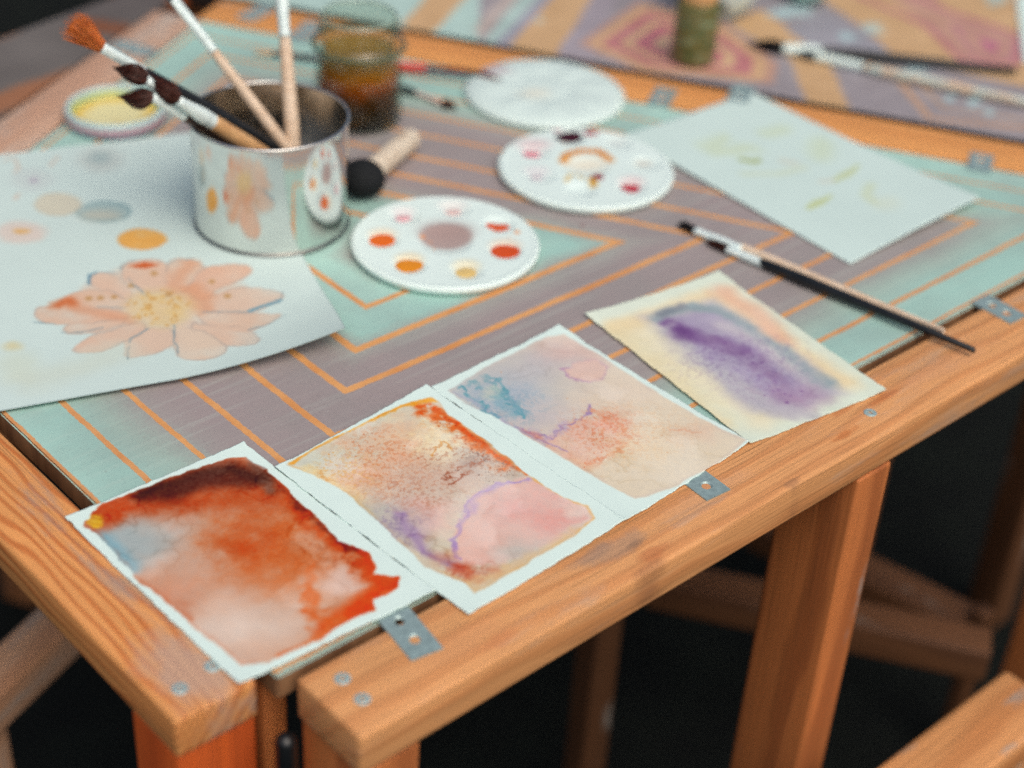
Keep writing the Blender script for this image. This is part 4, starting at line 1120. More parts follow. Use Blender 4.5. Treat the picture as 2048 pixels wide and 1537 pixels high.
def st2(c):
    c.stroke([(1126, 340), (1134, 327), (1160, 319), (1195, 320), (1218, 337)], (214, 128, 34), .0060, 1.0, .6, .002, 60, 1)
    c.ell(1172, 343, 40, 11, (230, 216, 194), .8, .7)
    c.stroke([(1131, 380), (1138, 368), (1155, 366), (1163, 374)], (226, 190, 120), .003, .8, .8); c.stroke([(1183, 375), (1186, 388)], (206, 150, 48), .005, .95, .6)
    c.stroke([(1110, 276), (1125, 268), (1150, 270), (1180, 274)], (196, 110, 120), .005, .8, .9, .003)
    c.ell(1066, 306, 30, 10, (220, 190, 192), .8, .8); c.ell(1262, 380, 22, 9, (224, 190, 190), .7, .8); c.ell(1072, 358, 22, 7, (206, 198, 202), .8, .8)
    c.ell(1285, 340, 16, 4, (180, 168, 156), .7, .7); c.ell(1232, 298, 18, 6, (200, 206, 204), .8, .8); c.ell(1128, 300, 6, 7, (228, 204, 180), .7, .7)
p2 = palette((1172, 336), .1155, [(1142, 279, WR, WD), (1068, 308, WR, WD), (1078, 355, WR, WD), (1160, 384, WR, WD), (1262, 377, WR, WD), (1292, 332, WR, WD), (1234, 290, WR, WD)], .033, st2,
             "white palette with crimson, near black and ochre paint, touching the overturned palette", 9)
puddle(p2, 1137, 281, 29, 10, (60, 8, 18), seed=1, jag=.15)
puddle(p2, 1181, 276, 13, 5, (160, 20, 40), seed=2, jag=.3)
puddle(p2, 1062, 313, 18, 5.5, (216, 104, 124), seed=3)
puddle(p2, 1261, 381, 20, 7.5, (186, 20, 46), seed=4, jag=.2)
puddle(p2, 1195, 363, 14, 5.5, (146, 12, 34), seed=5, jag=.25)
puddle(p2, 1072, 360, 14, 4, (196, 184, 190), seed=6)

def upturned():
    ctr = T(1090, 180, .010); loc = W(ctr[0], ctr[1], .0012); R = .1155 * S
    t = empty("paint_palette", loc, "plain white palette lying upside down with a dark brush tip on its edge", "palette", "round white palettes")
    prof = [(.0004, .0098), (.012, .0098), (.022, .0096), (.0255, .0090), (.027, .0086), (.030, .0090), (.045, .0094), (.06, .0093), (.072, .0086), (.079, .0070), (R - .002, .0048), (R, .0030), (R - .0008, .0010), (R - .003, 0), (R - .006, .0005)]
    # rows of bumps: the backs of the wells
    V, F = lathe(prof, 160); V = np.array(V)
    for k in range(8):
        a = 2 * math.pi * k / 8 + .2
        d = np.hypot(V[:, 0] - .052 * math.cos(a), V[:, 1] - .052 * math.sin(a)) / .0145
        V[:, 2] += .0022 * np.clip(1 - d ** 2, 0, 1)
    F = [f[::-1] for f in F] + [tuple(range(159, -1, -1))[::-1]]
    o = mesh("dish", V, F, MAT_PAL, t)
    c_, s_ = math.cos(-ROT), math.sin(-ROT)
    xy = np.stack([(V[:, 0] * c_ - V[:, 1] * s_) / S + ctr[0], (V[:, 0] * s_ + V[:, 1] * c_) / S + ctr[1]], 1)
    cv = Canvas(xy, (212, 227, 223))
    cv.stroke([(960, 146), (985, 154), (1003, 160)], (196, 160, 166), .012, .7, .9, .004)
    cv.ell(1070, 205, 26, 8, (222, 214, 196), .7, .8); cv.tone(2, 20, 4)
    set_col(o.data, cv.linear())
upturned()

# ------------------------------------------------------------------ metal can
CANC, CANR, CANH = np.array([.5445, .6428]), .0945, .1425
def can():
    loc = W(CANC[0], CANC[1], .0022); R = CANR * S; H = CANH * S - .0022 * S
    t = empty("metal_can", loc, "shiny open metal can full of paint brushes, standing on the flower sheet", "can")
    m = NT("polished_tin"); v = m.coord(); n = m.noise(v, 26., 4); n2 = m.noise(m.coord((1, 1, 60)), 40., 3)
    m.base(m.mix(m.rng(n, .3, .7), (.80, .80, .77, 1), (.70, .70, .68, 1)))
    m.p(Metallic=1.0, Roughness=m.rng(n2, .3, .7, .09, .15)); m.bump(n, .05, .0005)
    n_ = 128
    prof = [(R * .97, .0), (R * .985, .0)]
    V, F = lathe([(R - .0012, .0022), (R - .0008, .0035), (R - .0006, .004), (R - .0006, H - .003)], n_)
    mesh("wall", V, F, m.m, t)
    ins = [(R - .0014, H - .003), (R - .0014, .004), (R - .003, .0026), (.001, .0026)]
    V, F = lathe(ins, n_); F.append(tuple(range(3 * n_, 4 * n_)))
    mesh("inside", V, F, plain("dull_tin_inside", (.62, .60, .55), .2, 1.0, .15, 40.), t)
    def bead(zc, rr, rc, name):
        pr = [(rc + rr * math.cos(a), zc + rr * math.sin(a)) for a in np.linspace(0, 2 * math.pi, 12, endpoint=False)]
        V, F = lathe(pr, n_, True); return mesh(name, V, F, m.m, t)
    bm_ = plain("rolled_tin_edge", (.66, .66, .64), .3, 1.0, .08, 60.)
    for o_ in (bead(H - .0015, .0014, R - .0008, "rim"), bead(.0013, .0012, R - .0008, "base_seam")): o_.data.materials[0] = bm_
    o_.data.materials[0] = plain("dark_tin_seam", (.30, .30, .29), .35, 1.0, .1, 60.)
can()

# ------------------------------------------------------------------ glass jar of paint water
def glass_mat(name, tint, edge):
    "clear wall: light passes, grazing views see more glass and a reflection"
    m = NT(name); t = m.t
    lw = m.n("ShaderNodeLayerWeight"); lw.inputs["Blend"].default_value = .5
    fr = m.math("MULTIPLY_ADD", m.math("POWER", lw.outputs["Facing"], 4.0), .5, .045)
    tr = m.n("ShaderNodeBsdfTransparent"); gl = m.n("ShaderNodeBsdfGlossy"); gl.inputs["Roughness"].default_value = .06
    n = m.noise(m.coord(), 40., 2)
    tint2 = m.mix(n, tuple(tint) + (1,), tuple(np.array(tint) * .97) + (1,))
    m.l(m.mix(m.rng(lw.outputs["Facing"], .6, 1.0), tint2, tuple(edge) + (1,)), tr.inputs[0])
    mx = m.n("ShaderNodeMixShader"); m.l(fr, mx.inputs[0]); m.l(tr.outputs[0], mx.inputs[1]); m.l(gl.outputs[0], mx.inputs[2])
    t.nodes.remove(m.b); m.l(mx.outputs[0], m.o.inputs[0])
    return m.m
MAT_GLASS = glass_mat("jar_glass", (.90, .935, .90), (.34, .42, .34))
def jar():
    c0 = (T(632, 238) + T(802, 238)) / 2; loc = W(c0[0], c0[1], .0005)
    t = empty("glass_jar", loc, "open glass jar of murky orange brown paint water behind the can", "jar")
    q = S
    out = [(.002, .0), (.050 * q, .0), (.0565 * q, .002), (.0585 * q, .006), (.0585 * q, .068 * q), (.0572 * q, .078 * q), (.0535 * q, .090 * q), (.0520 * q, .098 * q), (.0525 * q, .104 * q), (.0560 * q, .1070 * q), (.0615 * q, .1090 * q), (.0625 * q, .1115 * q),
           (.0615 * q, .1140 * q), (.0570 * q, .1160 * q), (.0555 * q, .122 * q), (.0548 * q, .136 * q), (.0530 * q, .1455 * q), (.0510 * q, .1490 * q), (.0490 * q, .1500 * q), (.0475 * q, .1485 * q)]
    inn = [(.0480 * q, .140 * q), (.0490 * q, .120 * q), (.0480 * q, .104 * q), (.0480 * q, .094 * q), (.0525 * q, .076 * q), (.0545 * q, .066 * q), (.0545 * q, .010), (.052 * q, .006), (.040 * q, .005), (.001, .005)]
    V, F = lathe(out + inn, 96); n = 96
    F.append(tuple(range(n))[::-1]); F.append(tuple(range(len(V) - n, len(V))))
    F = [f[::-1] for f in F]
    mesh("glass", V, [f[::-1] for f in F], MAT_GLASS, t)
    gm = plain("green_glass_edge", P(84, 98, 80), .12, 0, .1, 60.)
    lm = plain("pale_glass_lip", P(150, 166, 150), .1, 0, .1, 60.)
    def ring(name, rc, zc, rr, mt):
        V, F = lathe([(rc + rr * math.cos(a), zc + rr * math.sin(a)) for a in np.linspace(0, 2 * math.pi, 10, endpoint=False)], 72, True); mesh(name, V, F, mt, t)
    ring("flange", .0622 * q, .1098 * q, .0017, gm); ring("lip", .0496 * q, .1496 * q, .0011, lm)
    m = NT("murky_paint_water"); sep = m.n("ShaderNodeSeparateXYZ"); m.l(m.coord(), sep.inputs[0])
    z = m.math('ADD', m.math('DIVIDE', sep.outputs[2], .098 * q), m.rng(m.noise(m.coord(), 40., 5, .6), 0, 1, -.16, .16, False))
    m.base(m.ramp(z, [(0, P4(34, 28, 10)), (.30, P4(52, 36, 10)), (.50, P4(86, 46, 8)), (.66, P4(158, 72, 10)), (.82, P4(178, 106, 30)), (1, P4(150, 114, 52))]))
    m.p(Roughness=.25, Specular_IOR_Level=.08)
    wt = [(.001, .0058), (.040 * q, .0058), (.0515 * q, .0068), (.0541 * q, .011), (.0541 * q, .066 * q), (.0521 * q, .0758 * q), (.0476 * q, .0938 * q), (.0476 * q, .1015 * q), (.046 * q, .1012 * q), (.001, .1012 * q)]
    V, F = lathe(wt, 64); n = 64
    F.append(tuple(range(n))[::-1]); F.append(tuple(range(len(V) - n, len(V))))
    mesh("water", V, F, m.m, t)
jar()

# ------------------------------------------------------------------ jar lid used for yellow paint
def lid():
    c0 = T(230, 213, .02); loc = W(c0[0], c0[1], .001); R = .0662 * S; H = .022 * S
    t = empty("jar_lid", loc, "upturned jar lid with a wavy patterned rim, holding yellow paint", "lid")
    m = NT("lid_print"); sep = m.n("ShaderNodeSeparateXYZ"); m.l(m.coord(), sep.inputs[0])
    ang = m.math('ARCTAN2', sep.outputs[1], sep.outputs[0])
    wv = m.math('MULTIPLY', m.math('SINE', m.math('MULTIPLY', ang, 34.)), .0016)
    zz = m.math('ADD', sep.outputs[2], wv)
    side = m.math('DIVIDE', zz, H)
    c = m.ramp(side, [(0, P4(120, 160, 174)), (.22, P4(120, 160, 174)), (.28, P4(186, 132, 146)), (.62, P4(192, 150, 160)), (.68, P4(178, 198, 198)), (1, P4(182, 202, 200))], 'LINEAR')
    m.base(c); m.p(Roughness=.35)
    prof = [(R - .004, .0), (R - .001, .0006), (R, .0022), (R + .0006, H * .5), (R, H - .003), (R - .001, H - .001), (R - .003, H), (R - .005, H - .001), (R - .0058, H - .004)]
    V, F = lathe(prof, 128); mesh("rim", V, F, m.m, t)
    m2 = NT("lid_liner"); n = m2.noise(m2.coord(), 60., 4)
    m2.base(m2.mix(m2.rng(n, .3, .7), P4(166, 184, 140), P4(190, 194, 120))); m2.p(Roughness=.4)
    prof = [(R - .0058, H - .004), (R - .007, .006), (R - .010, .0042), (.001, .0040)]
    V, F = lathe(prof, 96); F.append(tuple(range(3 * 96, 4 * 96))); mesh("liner", V, F, m2.m, t)
    m3 = NT("yellow_paint"); v = m3.coord(); n = m3.noise(v, 50., 5, .6); n2 = m3.noise(v, 26., 4, .6)
    sep = m3.n("ShaderNodeSeparateXYZ"); m3.l(v, sep.inputs[0])
    r = m3.math('DIVIDE', m3.math('SQRT', m3.math('ADD', m3.math('MULTIPLY', sep.outputs[0], sep.outputs[0]), m3.math('MULTIPLY', sep.outputs[1], sep.outputs[1]))), R)
    r = m3.math('ADD', r, m3.rng(n, 0, 1, -.2, .2, False))
    c = m3.mix(m3.rng(r, .45, .8), P4(226, 214, 160), P4(222, 184, 78))
    c = m3.mix(m3.rng(n2, .60, .74, 0, .8), c, P4(214, 164, 40))
    m3.base(c); m3.p(Roughness=.18)
    V, F = lathe([(.001, .0050), (R - .012, .0050), (R - .0085, .0056), (R - .0082, .0044)], 72); F.append(tuple(range(72))[::-1])
    mesh("paint", V, [f[::-1] for f in F], m3.m, t)
    m4 = wet("green_paint", (110, 160, 110), .2)
    V = []; F = []
    for k in range(13):
        a = ROT + math.radians(168 + k * 5.2)
        w = .0015 * math.sin(math.pi * k / 12) + .0002
        for rr, zz in ((R - .0066, .0075 + w), (R - .0078, .0060), (R - .0096 - w, .0058)): V.append((rr * math.cos(a), rr * math.sin(a), zz))
    for k in range(12):
        for j in range(2): F.append((k * 3 + j, k * 3 + j + 1, k * 3 + j + 4, k * 3 + j + 3))
    mesh("green_streak", V, F, m4, t)
lid()

# ------------------------------------------------------------------ brushes
def hair(name, a, b):
    m = NT(name); n = m.noise(m.coord(), 900., 3, .6); n2 = m.noise(m.coord(), 120., 3)
    c = m.mix(m.rng(n, .35, .7), P4(*a), P4(*b)); m.base(m.mix(m.rng(n2, .4, .7, 0, .5), c, P4(*a))); m.p(Roughness=.45, Specular_IOR_Level=.4)
    return m.m
H_BROWN = hair("brown_hair", (44, 18, 12), (96, 44, 26)); H_ORANGE = hair("orange_hair", (176, 78, 22), (226, 130, 52))
H_BLACK = hair("black_hair", (14, 14, 16), (40, 34, 34)); H_RED = hair("red_stained_hair", (104, 22, 34), (150, 60, 60)); H_GREY = hair("grey_hair", (60, 66, 70), (130, 140, 142))
def handle_mat(name, a, b, gloss=.35):
    m = NT(name); n = m.noise(m.coord((8, 140, 140)), 1.0, 4, .6); n2 = m.noise(m.coord(), 60., 4)
    c = m.mix(m.rng(n, .35, .7), P4(*a), P4(*b)); m.base(m.mix(m.rng(n2, .5, .75, 0, .25), c, P4(*(int(k * .8) for k in b)))); m.p(Roughness=gloss)
    return m.m
W_NAT = handle_mat("natural_handle_wood", (226, 200, 176), (212, 180, 152)); W_TAN = handle_mat("tan_handle_wood", (214, 166, 116), (192, 140, 92))
W_DARK = handle_mat("dark_handle_wood", (40, 30, 28), (70, 48, 38)); MAT_REDB = plain("red_lacquer", P(226, 74, 56), .3); MAT_WHITE = plain("white_lacquer", P(214, 228, 224), .35)

def tube(rings):
    "rings: list of (centre, u, v, a, b) -> capped tube"
    n = 20; V, F = [], []
    for c, u, v, a, b in rings:
        for k in range(n):
            t = 2 * math.pi * k / n
            V.append(np.asarray(c) + u * (a * math.cos(t)) + v * (b * math.sin(t)))
    m = len(rings)
    for i in range(m - 1):
        for k in range(n):
            F.append((i * n + k, i * n + (k + 1) % n, (i + 1) * n + (k + 1) % n, (i + 1) * n + k))
    F.append(tuple(range(n))[::-1]); F.append(tuple(range((m - 1) * n, m * n)))
    return V, F
def brush(label, group, tip, mouth, join, end, hmat, fmat, wmat, mw, mt, jw, prof, hshape="point", seed=0, crimps=True, nstr=90, spread=1.0, bend=0.0, end_mat=None):
    """3-D points (metres): tip of the hair, ferrule mouth, ferrule/handle joint, handle end.
    mw, mt: half width / half thickness at the mouth, jw: radius at the joint, prof: [(fraction, radius)] of the handle"""
    tip, mouth, join, end = (np.asarray(q, float) for q in (tip, mouth, join, end))
    d = end - mouth; d /= np.linalg.norm(d)
    up = np.array([0, 0, 1.0]); n = up - d * (up @ d)
    if np.linalg.norm(n) < .5:      # steep brush: turn the flat side to the camera side
        n = -_fw + d * (_fw @ d)
    n /= np.linalg.norm(n); w = np.cross(n, d)
    loc = end.copy()
    t = empty("paint_brush", loc, label, "paint brush", group)
    # handle
    L = np.linalg.norm(end - join); rings = [(join - d * .004 - loc, w, n, jw * .9, jw * .9)]
    for f, r in prof: rings.append((join + d * L * f - loc, w, n, r, r))
    rl = prof[-1][1]
    for k in (.5, .85, 1.0): rings.append((end + d * rl * (k * .9) - loc, w, n, rl * math.sqrt(max(1 - k * k, .02)), rl * math.sqrt(max(1 - k * k, .02))))
    if end_mat:
        cut = end_mat[0]; i0 = max(i for i, (f, r) in enumerate(prof) if f <= cut) + 1
        V, F = tube(rings[:i0 + 1]); mesh("handle", V, F, wmat, t)
        V, F = tube(rings[i0:]); mesh("handle_end", V, F, end_mat[1], t)
    else:
        V, F = tube(rings); mesh("handle", V, F, wmat, t)
    # ferrule
    Lf = np.linalg.norm(join - mouth); rg = []
    for f in np.linspace(0, 1, 26):
        e = sstep(.0, .75, np.array(f)); a = mw + (jw - mw) * float(e); b = mt + (jw - mt) * float(e)
        k = 1.0
        if crimps:
            for q in (.80, .88, .95): k *= 1 - .10 * math.exp(-((f - q) / .018) ** 2)
        if f == 0: a *= 1.03; b *= 1.05
        rg.append((mouth + d * Lf * f - loc, w, n, a * k, b * k))
    V, F = tube(rg); mesh("ferrule", V, F, fmat, t)
    # hair
    rng = np.random.default_rng(seed); hd = tip - mouth; HL = np.linalg.norm(hd); hu = hd / HL
    hw = w - hu * (w @ hu); hw /= np.linalg.norm(hw); hn = np.cross(hu, hw)
    sag = hn * bend * HL
    def width(f):
        if hshape == "point": return (1 + .35 * math.sin(math.pi * min(f * 1.3, 1))) * (1 - f ** 2.2) + .03
        if hshape == "mop": return 1 + (spread - 1) * f ** .9 if f < .86 else (1 + (spread - 1) * .86) * math.sqrt(max(1 - ((f - .86) / .2) ** 2, .1))
        if hshape == "flat": return 1 + (spread - 1) * f if f < .9 else (1 + (spread - 1) * .9) * (1 - (f - .9) * 2.)
        if hshape == "leaf": return (1 + .9 * math.sin(math.pi * f ** .8)) * (1 - f ** 3) + .06
    V, F = tube([(mouth + hd * f * .97 + sag * math.sin(math.pi * f) - loc, hw, hn, mw * .62 * width(f), mt * .62 * width(f)) for f in np.linspace(-.05, .92, 12)])
    for s_ in range(nstr):
        a0 = rng.random() * 6.28; rr = .55 + .5 * rng.random() ** .5
        rad = max(mw * .085, .00024); ln = .74 + .34 * rng.random(); wig = (rng.random(2) - .5) * .8
        base = len(V); m_ = 6
        for j in range(m_):
            f = j / (m_ - 1) * ln; k = width(min(f, 1.0))
            px = mw * rr * k * (math.cos(a0) + wig[0] * f); py = mt * rr * k * (math.sin(a0) + wig[1] * f)
            c = mouth + hd * f + sag * math.sin(math.pi * min(f, 1)) + hw * px + hn * py - loc
            r = rad * (1 - .8 * (j / (m_ - 1)))
            for q in range(3):
                t_ = 2 * math.pi * q / 3
                V.append(c + hw * r * math.cos(t_) + hn * r * math.sin(t_))
        for j in range(m_ - 1):
            for q in range(3):
                F.append((base + j * 3 + q, base + j * 3 + (q + 1) % 3, base + (j + 1) * 3 + (q + 1) % 3, base + (j + 1) * 3 + q))
    mesh("bristles", V, F, hmat, t)
    return t
def taper(r0, r1, r2): return [(0.0, r0), (.05, r0 * 1.05), (.18, r1), (.4, (r1 * .75 + r2 * .25)), (.7, r1 * .4 + r2 * .6), (1.0, r2)]
GT, GC, GF = "brushes lying on the tables", "brushes standing in the can", None
u = S
# two brushes at the right of the front table
brush("long natural wood brush with black square tip, lying beside the black handled one", GT, WP(1359, 446, .004), WP(1391, 461, .006), WP(1486, 497, .0065), WP(1884, 665, .008), H_BLACK, MAT_FERR, W_NAT,
      .0062 * u, .0036 * u, .0056 * u, taper(.0054 * u, .0060 * u, .0034 * u), "flat", 1)
brush("long black handled brush with a short brown tip, its end reaching over the front beam", GT, WP(1416, 482, .004), WP(1456, 499, .0062), WP(1529, 528, .0075), WP(1946, 701, .010), H_BROWN, MAT_FERR, MAT_BLACK,
      .0062 * u, .0042 * u, .0056 * u, taper(.0058 * u, .0068 * u, .0034 * u), "flat", 2)
# behind the jar
red_ = brush("thin black brush with a red band passing behind the jar onto the upturned palette", GT, WP(1003, 159, .016), WP(958, 148, .014), WP(940, 145.5, .012), WP(514, 106, .006), H_RED, MAT_BLACK, MAT_BLACK,
      .0042 * u, .0036 * u, .0040 * u, [(0, .004 * u), (.2, .0042 * u), (.22, .0043 * u), (.34, .0043 * u), (.36, .0042 * u), (.7, .0038 * u), (.93, .003 * u), (.95, .003 * u), (1, .0026 * u)], "point", 3, end_mat=(.93, W_TAN))
brush("small brush with pinkish handle, its brown tip resting in front of the upturned palette", GT, WP(914, 217, .004), WP(884, 206, .0055), WP(826, 185, .006), WP(716, 142, .006), H_BROWN, plain("rose_ferrule", P(206, 176, 166), .3), MAT_BLACK,
      .0040 * u, .0034 * u, .0034 * u, taper(.0048 * u, .0046 * u, .003 * u), "leaf", 4)
# on the far table
brush("blurred black brush with a silvery ferrule on the far table", GT, WP(1497, 87, .004), WP(1566, 97, .009), WP(1648, 104, .011), WP(2030, 142, .008), H_BLACK, MAT_WHITE, MAT_BLACK,
      .0100 * u, .0075 * u, .0100 * u, taper(.0075 * u, .0090 * u, .0045 * u), "point", 5, crimps=False)
brush("paint blotched brush with pale wooden handle, nearest the edge of the far table", GT, WP(1590, 104, .005), WP(1632, 113, .008), WP(1735, 136, .009), WP(2130, 222, .008), H_GREY, MAT_WHITE, handle_mat("blotched_handle", (212, 176, 146), (176, 200, 198)),
      .0085 * u, .0075 * u, .0070 * u, taper(.0070 * u, .0085 * u, .0055 * u), "flat", 6)

# brushes standing in the can: each leans on the rim and its foot stands inside
def in_can(pa, pb, rim_px, reach=.062, lift=.010):
    """line seen in the photo through pixels pa, pb; leans at rim_px -> (rim point, foot point)"""
    rim = WP(*rim_px, CANH + lift)
    dx, dy = pb[0] - pa[0], pb[1] - pa[1]
    best = None
    for s_ in np.linspace(0, 3, 400):
        q = T(pb[0] + dx * s_, pb[1] + dy * s_, .012)
        e = abs(np.linalg.norm(q - CANC) - reach)
        if best is None or e < best[0]: best = (e, q)
    q = best[1]
    return rim, W(q[0], q[1], .012)
def on_line(A, B, px):
    "point of the 3-D line A-B that projects nearest the pixel"
    A, B = np.asarray(A), np.asarray(B); bs, bp = 1e9, A
    for k in np.linspace(-4, 2, 6001):
        P_ = A + (B - A) * k; e = PX(P_); dd = (e[0] - px[0]) ** 2 + (e[1] - px[1]) ** 2
        if dd < bs: bs, bp = dd, P_
    return bp
_j, _e = WP(940, 145.5, .012), WP(514, 106, .006); _a, _b = on_line(_j, _e, (852, 137.5)), on_line(_j, _e, (790, 132)); _d = (_b - _a) / np.linalg.norm(_b - _a); _w = np.cross(np.array([0, 0, 1.0]), _d); _w /= np.linalg.norm(_w); _n = np.cross(_d, _w)
_o = np.array(red_.location)
_V, _F = tube([(_a - _o, _w, _n, .0056 * u, .0056 * u), (_a + _d * .001 - _o, _w, _n, .0060 * u, .0060 * u), (_b - _d * .001 - _o, _w, _n, .0060 * u, .0060 * u), (_b - _o, _w, _n, .0056 * u, .0056 * u)])
mesh("red_band", _V, _F, MAT_REDB, red_)
def can_brush(label, pa, pb, rim_px, tip, mouth, join, *a, lift=.010, reach=.062, **k):
    rim, foot = in_can(pa, pb, rim_px, reach, lift)
    M_, J = on_line(rim, foot, mouth), on_line(rim, foot, join)
    return brush(label, GC, at_depth(*tip, M_), M_, J, foot, *a, **k)
can_brush("fluffy orange mop brush with silver ferrule and black handle, topmost in the can", (205, 92), (540, 290), (396, 207), (140, 46), (207, 92), (292, 143), H_ORANGE, MAT_FERR, MAT_BLACK,
          .0070 * u, .0062 * u, .0062 * u, [(0, .0064 * u), (.1, .007 * u), (.35, .0092 * u), (.7, .007 * u), (1, .005 * u)], "mop", 11, spread=2.9, nstr=220)
can_brush("flat brown brush with wide pale ferrule and tan handle leaning in the can", (345, 192), (500, 290), (412, 236), (303, 152), (353, 205), (428, 247), H_BROWN, MAT_FERR, W_TAN,
          .0090 * u, .0058 * u, .0092 * u, [(0, .0092 * u), (.3, .0095 * u), (.7, .007 * u), (1, .005 * u)], "leaf", 12, nstr=130, lift=.012, bend=.06)
can_brush("brown brush whose bristles point left, behind the flat tan handled brush", (285, 156), (470, 282), (399, 233), (229, 136), (292, 161), (372, 215), H_BROWN, MAT_FERR, W_DARK,
          .0082 * u, .0055 * u, .0070 * u, [(0, .0072 * u), (.3, .007 * u), (.7, .006 * u), (1, .004 * u)], "leaf", 13, nstr=130, lift=.006, bend=-.06, reach=.055)
can_brush("darkest brown brush with bristles drooping over the yellow lid", (290, 185), (460, 288), (390, 246), (238, 193), (304, 196), (372, 238), H_BROWN, MAT_FERR, W_DARK,
          .0078 * u, .0055 * u, .0058 * u, [(0, .006 * u), (.3, .006 * u), (.7, .005 * u), (1, .004 * u)], "leaf", 14, nstr=130, lift=.004, bend=.08, reach=.05)
can_brush("upright brush with pale wood handle leaning left, its white ferrule near the top edge", (428, 103), (570, 290), (480, 172), (318, -42), (350, -4), (428, 103), H_GREY, MAT_FERR, W_NAT,
          .0085 * u, .0045 * u, .0062 * u, [(0, .0056 * u), (.15, .0068 * u), (.5, .0072 * u), (1, .0055 * u)], "flat", 15, lift=.008, reach=.045)
can_brush("thickest pale wood brush standing almost upright in the middle of the can", (570, 75), (587, 290), (577, 166), (550, -170), (557, -95), (570, 75), H_GREY, MAT_FERR, W_NAT,
          .0100 * u, .0062 * u, .0078 * u, [(0, .0072 * u), (.15, .0082 * u), (.5, .0092 * u), (1, .007 * u)], "flat", 16, lift=.004, reach=.035)

# ------------------------------------------------------------------ foam dabber
def dabber():
    a = WP(726, 357, .025); b = WP(822, 277, .016)
    d = b - a; L = np.linalg.norm(d); d /= L
    t = empty("foam_dabber", a, "black foam dabber with a short cork coloured wooden handle, lying behind the can", "dabber")
    n = np.array([0, 0, 1.0]); n = n - d * (n @ d); n /= np.linalg.norm(n); w = np.cross(n, d)
    R = .0285 * S
    rg = []
    for k in np.linspace(-1, .62, 18):
        r = R * math.sqrt(max(1 - k * k, .001)); rg.append((d * (R * k * .95), w, n, r, r * .86))
    rg.append((d * R * .66, w, n, R * .5, R * .45))
    V, F = tube(rg); mesh("foam_head", V, F, MAT_RUBBER, t)
    m = NT("cork_handle"); nn = m.noise(m.coord(), 260., 4, .7); n2 = m.noise(m.coord(), 60., 3)
    m.base(m.mix(m.rng(nn, .35, .65), P4(226, 214, 196), P4(190, 164, 140))); m.p(Roughness=.8); m.bump(nn, .4, .0008)
    r = .0150 * S
    V, F = tube([(d * R * .5, w, n, r * .95, r * .95), (d * R * .7, w, n, r, r), (d * (L - .002), w, n, r, r), (d * (L - .0006), w, n, r * .95, r * .95), (d * L, w, n, r * .86, r * .86)])
    mesh("handle", V, F, m.m, t)
dabber()

# ------------------------------------------------------------------ things on the far table
def bottle():
    c0 = T(1384, 121); loc = W(c0[0], c0[1], .0006); R = .0334 * S; H = .096 * S
    t = empty("glass_bottle", loc, "small green glass bottle with a pale wooden stopper on the far table", "bottle")
    m = NT("green_bottle_glass"); n = m.noise(m.coord((1, 1, 1.4)), 46., 4, .6); n2 = m.noise(m.coord(), 190., 3)
    c = m.ramp(n, [(.25, P4(56, 70, 44)), (.42, P4(84, 96, 58)), (.55, P4(112, 98, 54)), (.66, P4(120, 144, 116)), (.8, P4(64, 86, 56))])
    m.base(c); m.p(Roughness=.14, IOR=1.48); m.bump(n2, .5, .001)
    prof = [(.001, .001), (R * .86, 0), (R * .97, .0018), (R, .005), (R, H * .93), (R * .98, H * .98), (R * .93, H), (R * .84, H), (R * .82, H * .96), (R * .82, H * .6)]
    V, F = lathe(prof, 72); F.append(tuple(range(72))[::-1]); mesh("glass", V, F, m.m, t)
    wm = handle_mat("stopper_wood", (232, 178, 124), (212, 152, 100), .6)
    V, F = lathe([(.001, H * .62), (R * .80, H * .62), (R * .80, H + .004), (R * .86, H + .008), (R * .88, H + .022), (R * .84, H + .026), (.001, H + .027)], 48)
    F.append(tuple(range(48))[::-1]); F.append(tuple(range(6 * 48, 7 * 48))); mesh("stopper", V, F, wm, t)
bottle()
def bowl():
    c0 = T(1428, 20); loc = W(c0[0], c0[1], .0006)
    t = empty("mixing_bowl", loc, "white ceramic bowl cut by the top edge behind the green bottle", "bowl")
    k = S
    prof = [(.001, .001), (.040 * k, 0), (.044 * k, .003), (.056 * k, .012 * k), (.066 * k, .034 * k), (.072 * k, .062 * k), (.073 * k, .080 * k), (.0715 * k, .082 * k), (.069 * k, .080 * k), (.067 * k, .06 * k), (.060 * k, .034 * k), (.045 * k, .014 * k), (.001, .010 * k)]
    V, F = lathe(prof, 72); F.append(tuple(range(72))[::-1]); F.append(tuple(range(12 * 72, 13 * 72))); mesh("body", V, F, MAT_CERAM, t)
    q = (W(*(T(1446, 14, .03)), .03) - loc)
    V, F = lathe([(.0004, 0), (.006, .0), (.0066, .001), (.004, .0022), (.0004, .0024)], 20)
    V = np.array(V); a = math.atan2(q[1], q[0])
    V = np.stack([V[:, 2], V[:, 0], V[:, 1]], 1)
    c_, s_ = math.cos(a), math.sin(a)
    rr = .0632 * k
    V2 = np.stack([V[:, 0] * c_ - V[:, 1] * s_ + rr * c_, V[:, 0] * s_ + V[:, 1] * c_ + rr * s_, V[:, 2] + .030 * k], 1)
    mesh("dark_spot", V2, F, MAT_BLACK, t)
bowl()
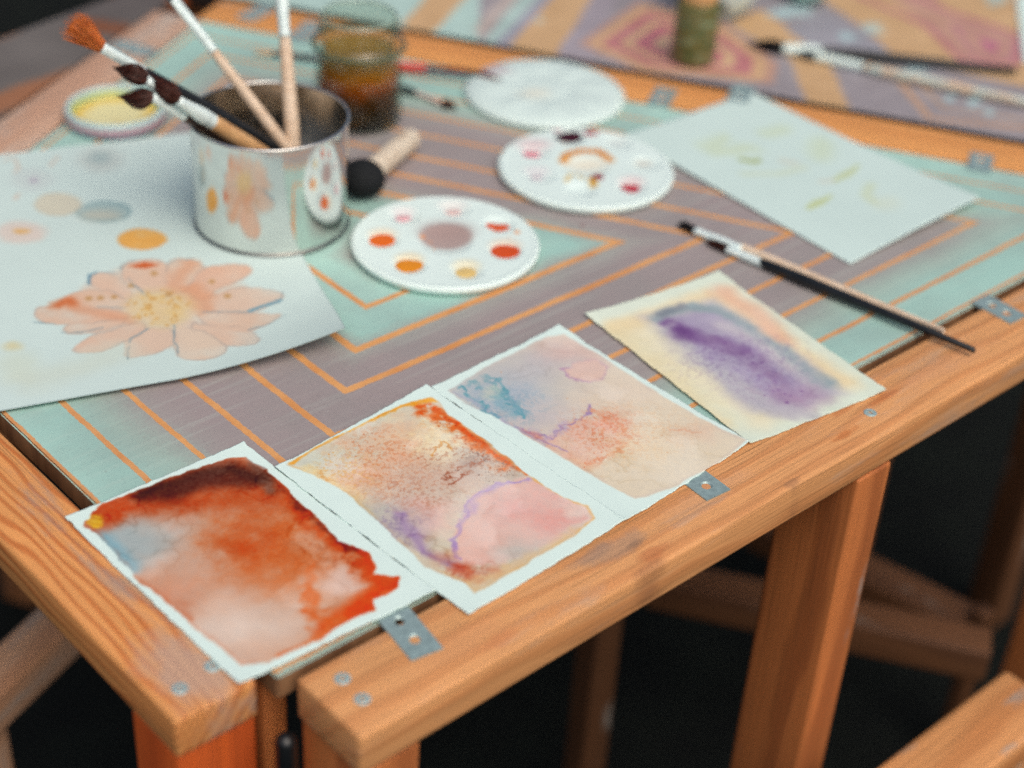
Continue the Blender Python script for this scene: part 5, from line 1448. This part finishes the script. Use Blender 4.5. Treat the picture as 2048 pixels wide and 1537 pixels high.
def tumbler():
    c0 = T(1608, 2); loc = W(c0[0], c0[1], .0006); k = S
    t = empty("glass_tumbler", loc, "clear tumbler with pale mint water at the top edge of the far table", "glass")
    TG = glass_mat('tumbler_glass', (.96, .98, .97), (.72, .80, .78))
    prof = [(.001, 0), (.030 * k, 0), (.033 * k, .002), (.038 * k, .10 * k), (.0365 * k, .101 * k), (.0352 * k, .098 * k), (.031 * k, .008), (.029 * k, .006), (.001, .006)]
    V, F = lathe(prof, 64); F.append(tuple(range(64))[::-1]); F.append(tuple(range(8 * 64, 9 * 64))); mesh("glass_wall", V, F, TG, t)
    m = NT("mint_water"); n = m.noise(m.coord(), 60., 3); m.base(m.mix(n, P4(196, 220, 216), P4(172, 202, 198))); m.p(Roughness=.2, Specular_IOR_Level=.1)
    V, F = lathe([(.001, .0064), (.0285 * k, .0064), (.0306 * k, .0085), (.0325 * k, .05 * k), (.001, .05 * k)], 48); F.append(tuple(range(48))[::-1]); F.append(tuple(range(4 * 48, 5 * 48))); mesh("water", V, F, m.m, t)
tumbler()
def far_sheet():
    Q = [T(2150, -30), T(2230, 110), T(2046, 128), T(2031, -4)]
    xy, s, r = quad_xy([Q[0], Q[1], Q[2], Q[3]], 24, 24, .0004, 2)
    c = Canvas(xy, PAPERW); c.tone(3, 14, 2)
    loc = W(*np.mean(Q, 0), .002)
    o = grid_sheet("paper_sheet", xy, 24, 24, c.linear(), MAT_SHEET, None, loc, np.full(len(xy), .0025), .0006); o.location = Vector(loc)
    props(o, "blank white paper just entering the frame at the upper right edge", "paper")
far_sheet()

# ------------------------------------------------------------------ clamp handle in the gap between the beams
def clamp():
    top = WP(571, 1470, -.04); loc = np.array([top[0], top[1], top[2] - .16])
    t = empty("bar_clamp", loc, "black rubber clamp handle sticking up in the gap between the two front beams", "clamp")
    r = .0095 * S
    prof = [(.0003, .16)] + [(r * math.sin(a), .16 - r + r * math.cos(a)) for a in np.linspace(.3, math.pi / 2, 6)] + [(r * 1.02, .12), (r * .92, .09), (r * .95, .06), (r * .7, .055), (.0003, .055)]
    V, F = lathe(prof, 32); F = [f[::-1] for f in F]; mesh("handle", V, F, MAT_BLACK, t)
    V, F = lathe([(.0003, .056), (.0035, .056), (.0035, 0.0), (.0003, 0)], 20); F = [f[::-1] for f in F]; mesh("spindle", V, F, MAT_GALV, t)
    bm = rbox(-.02, .07, -.012, .012, -.014, .0, .003); from_bm("jaw", bm, MAT_GALV, t, (0, 0, 0), ROT + math.radians(100), True)
clamp()
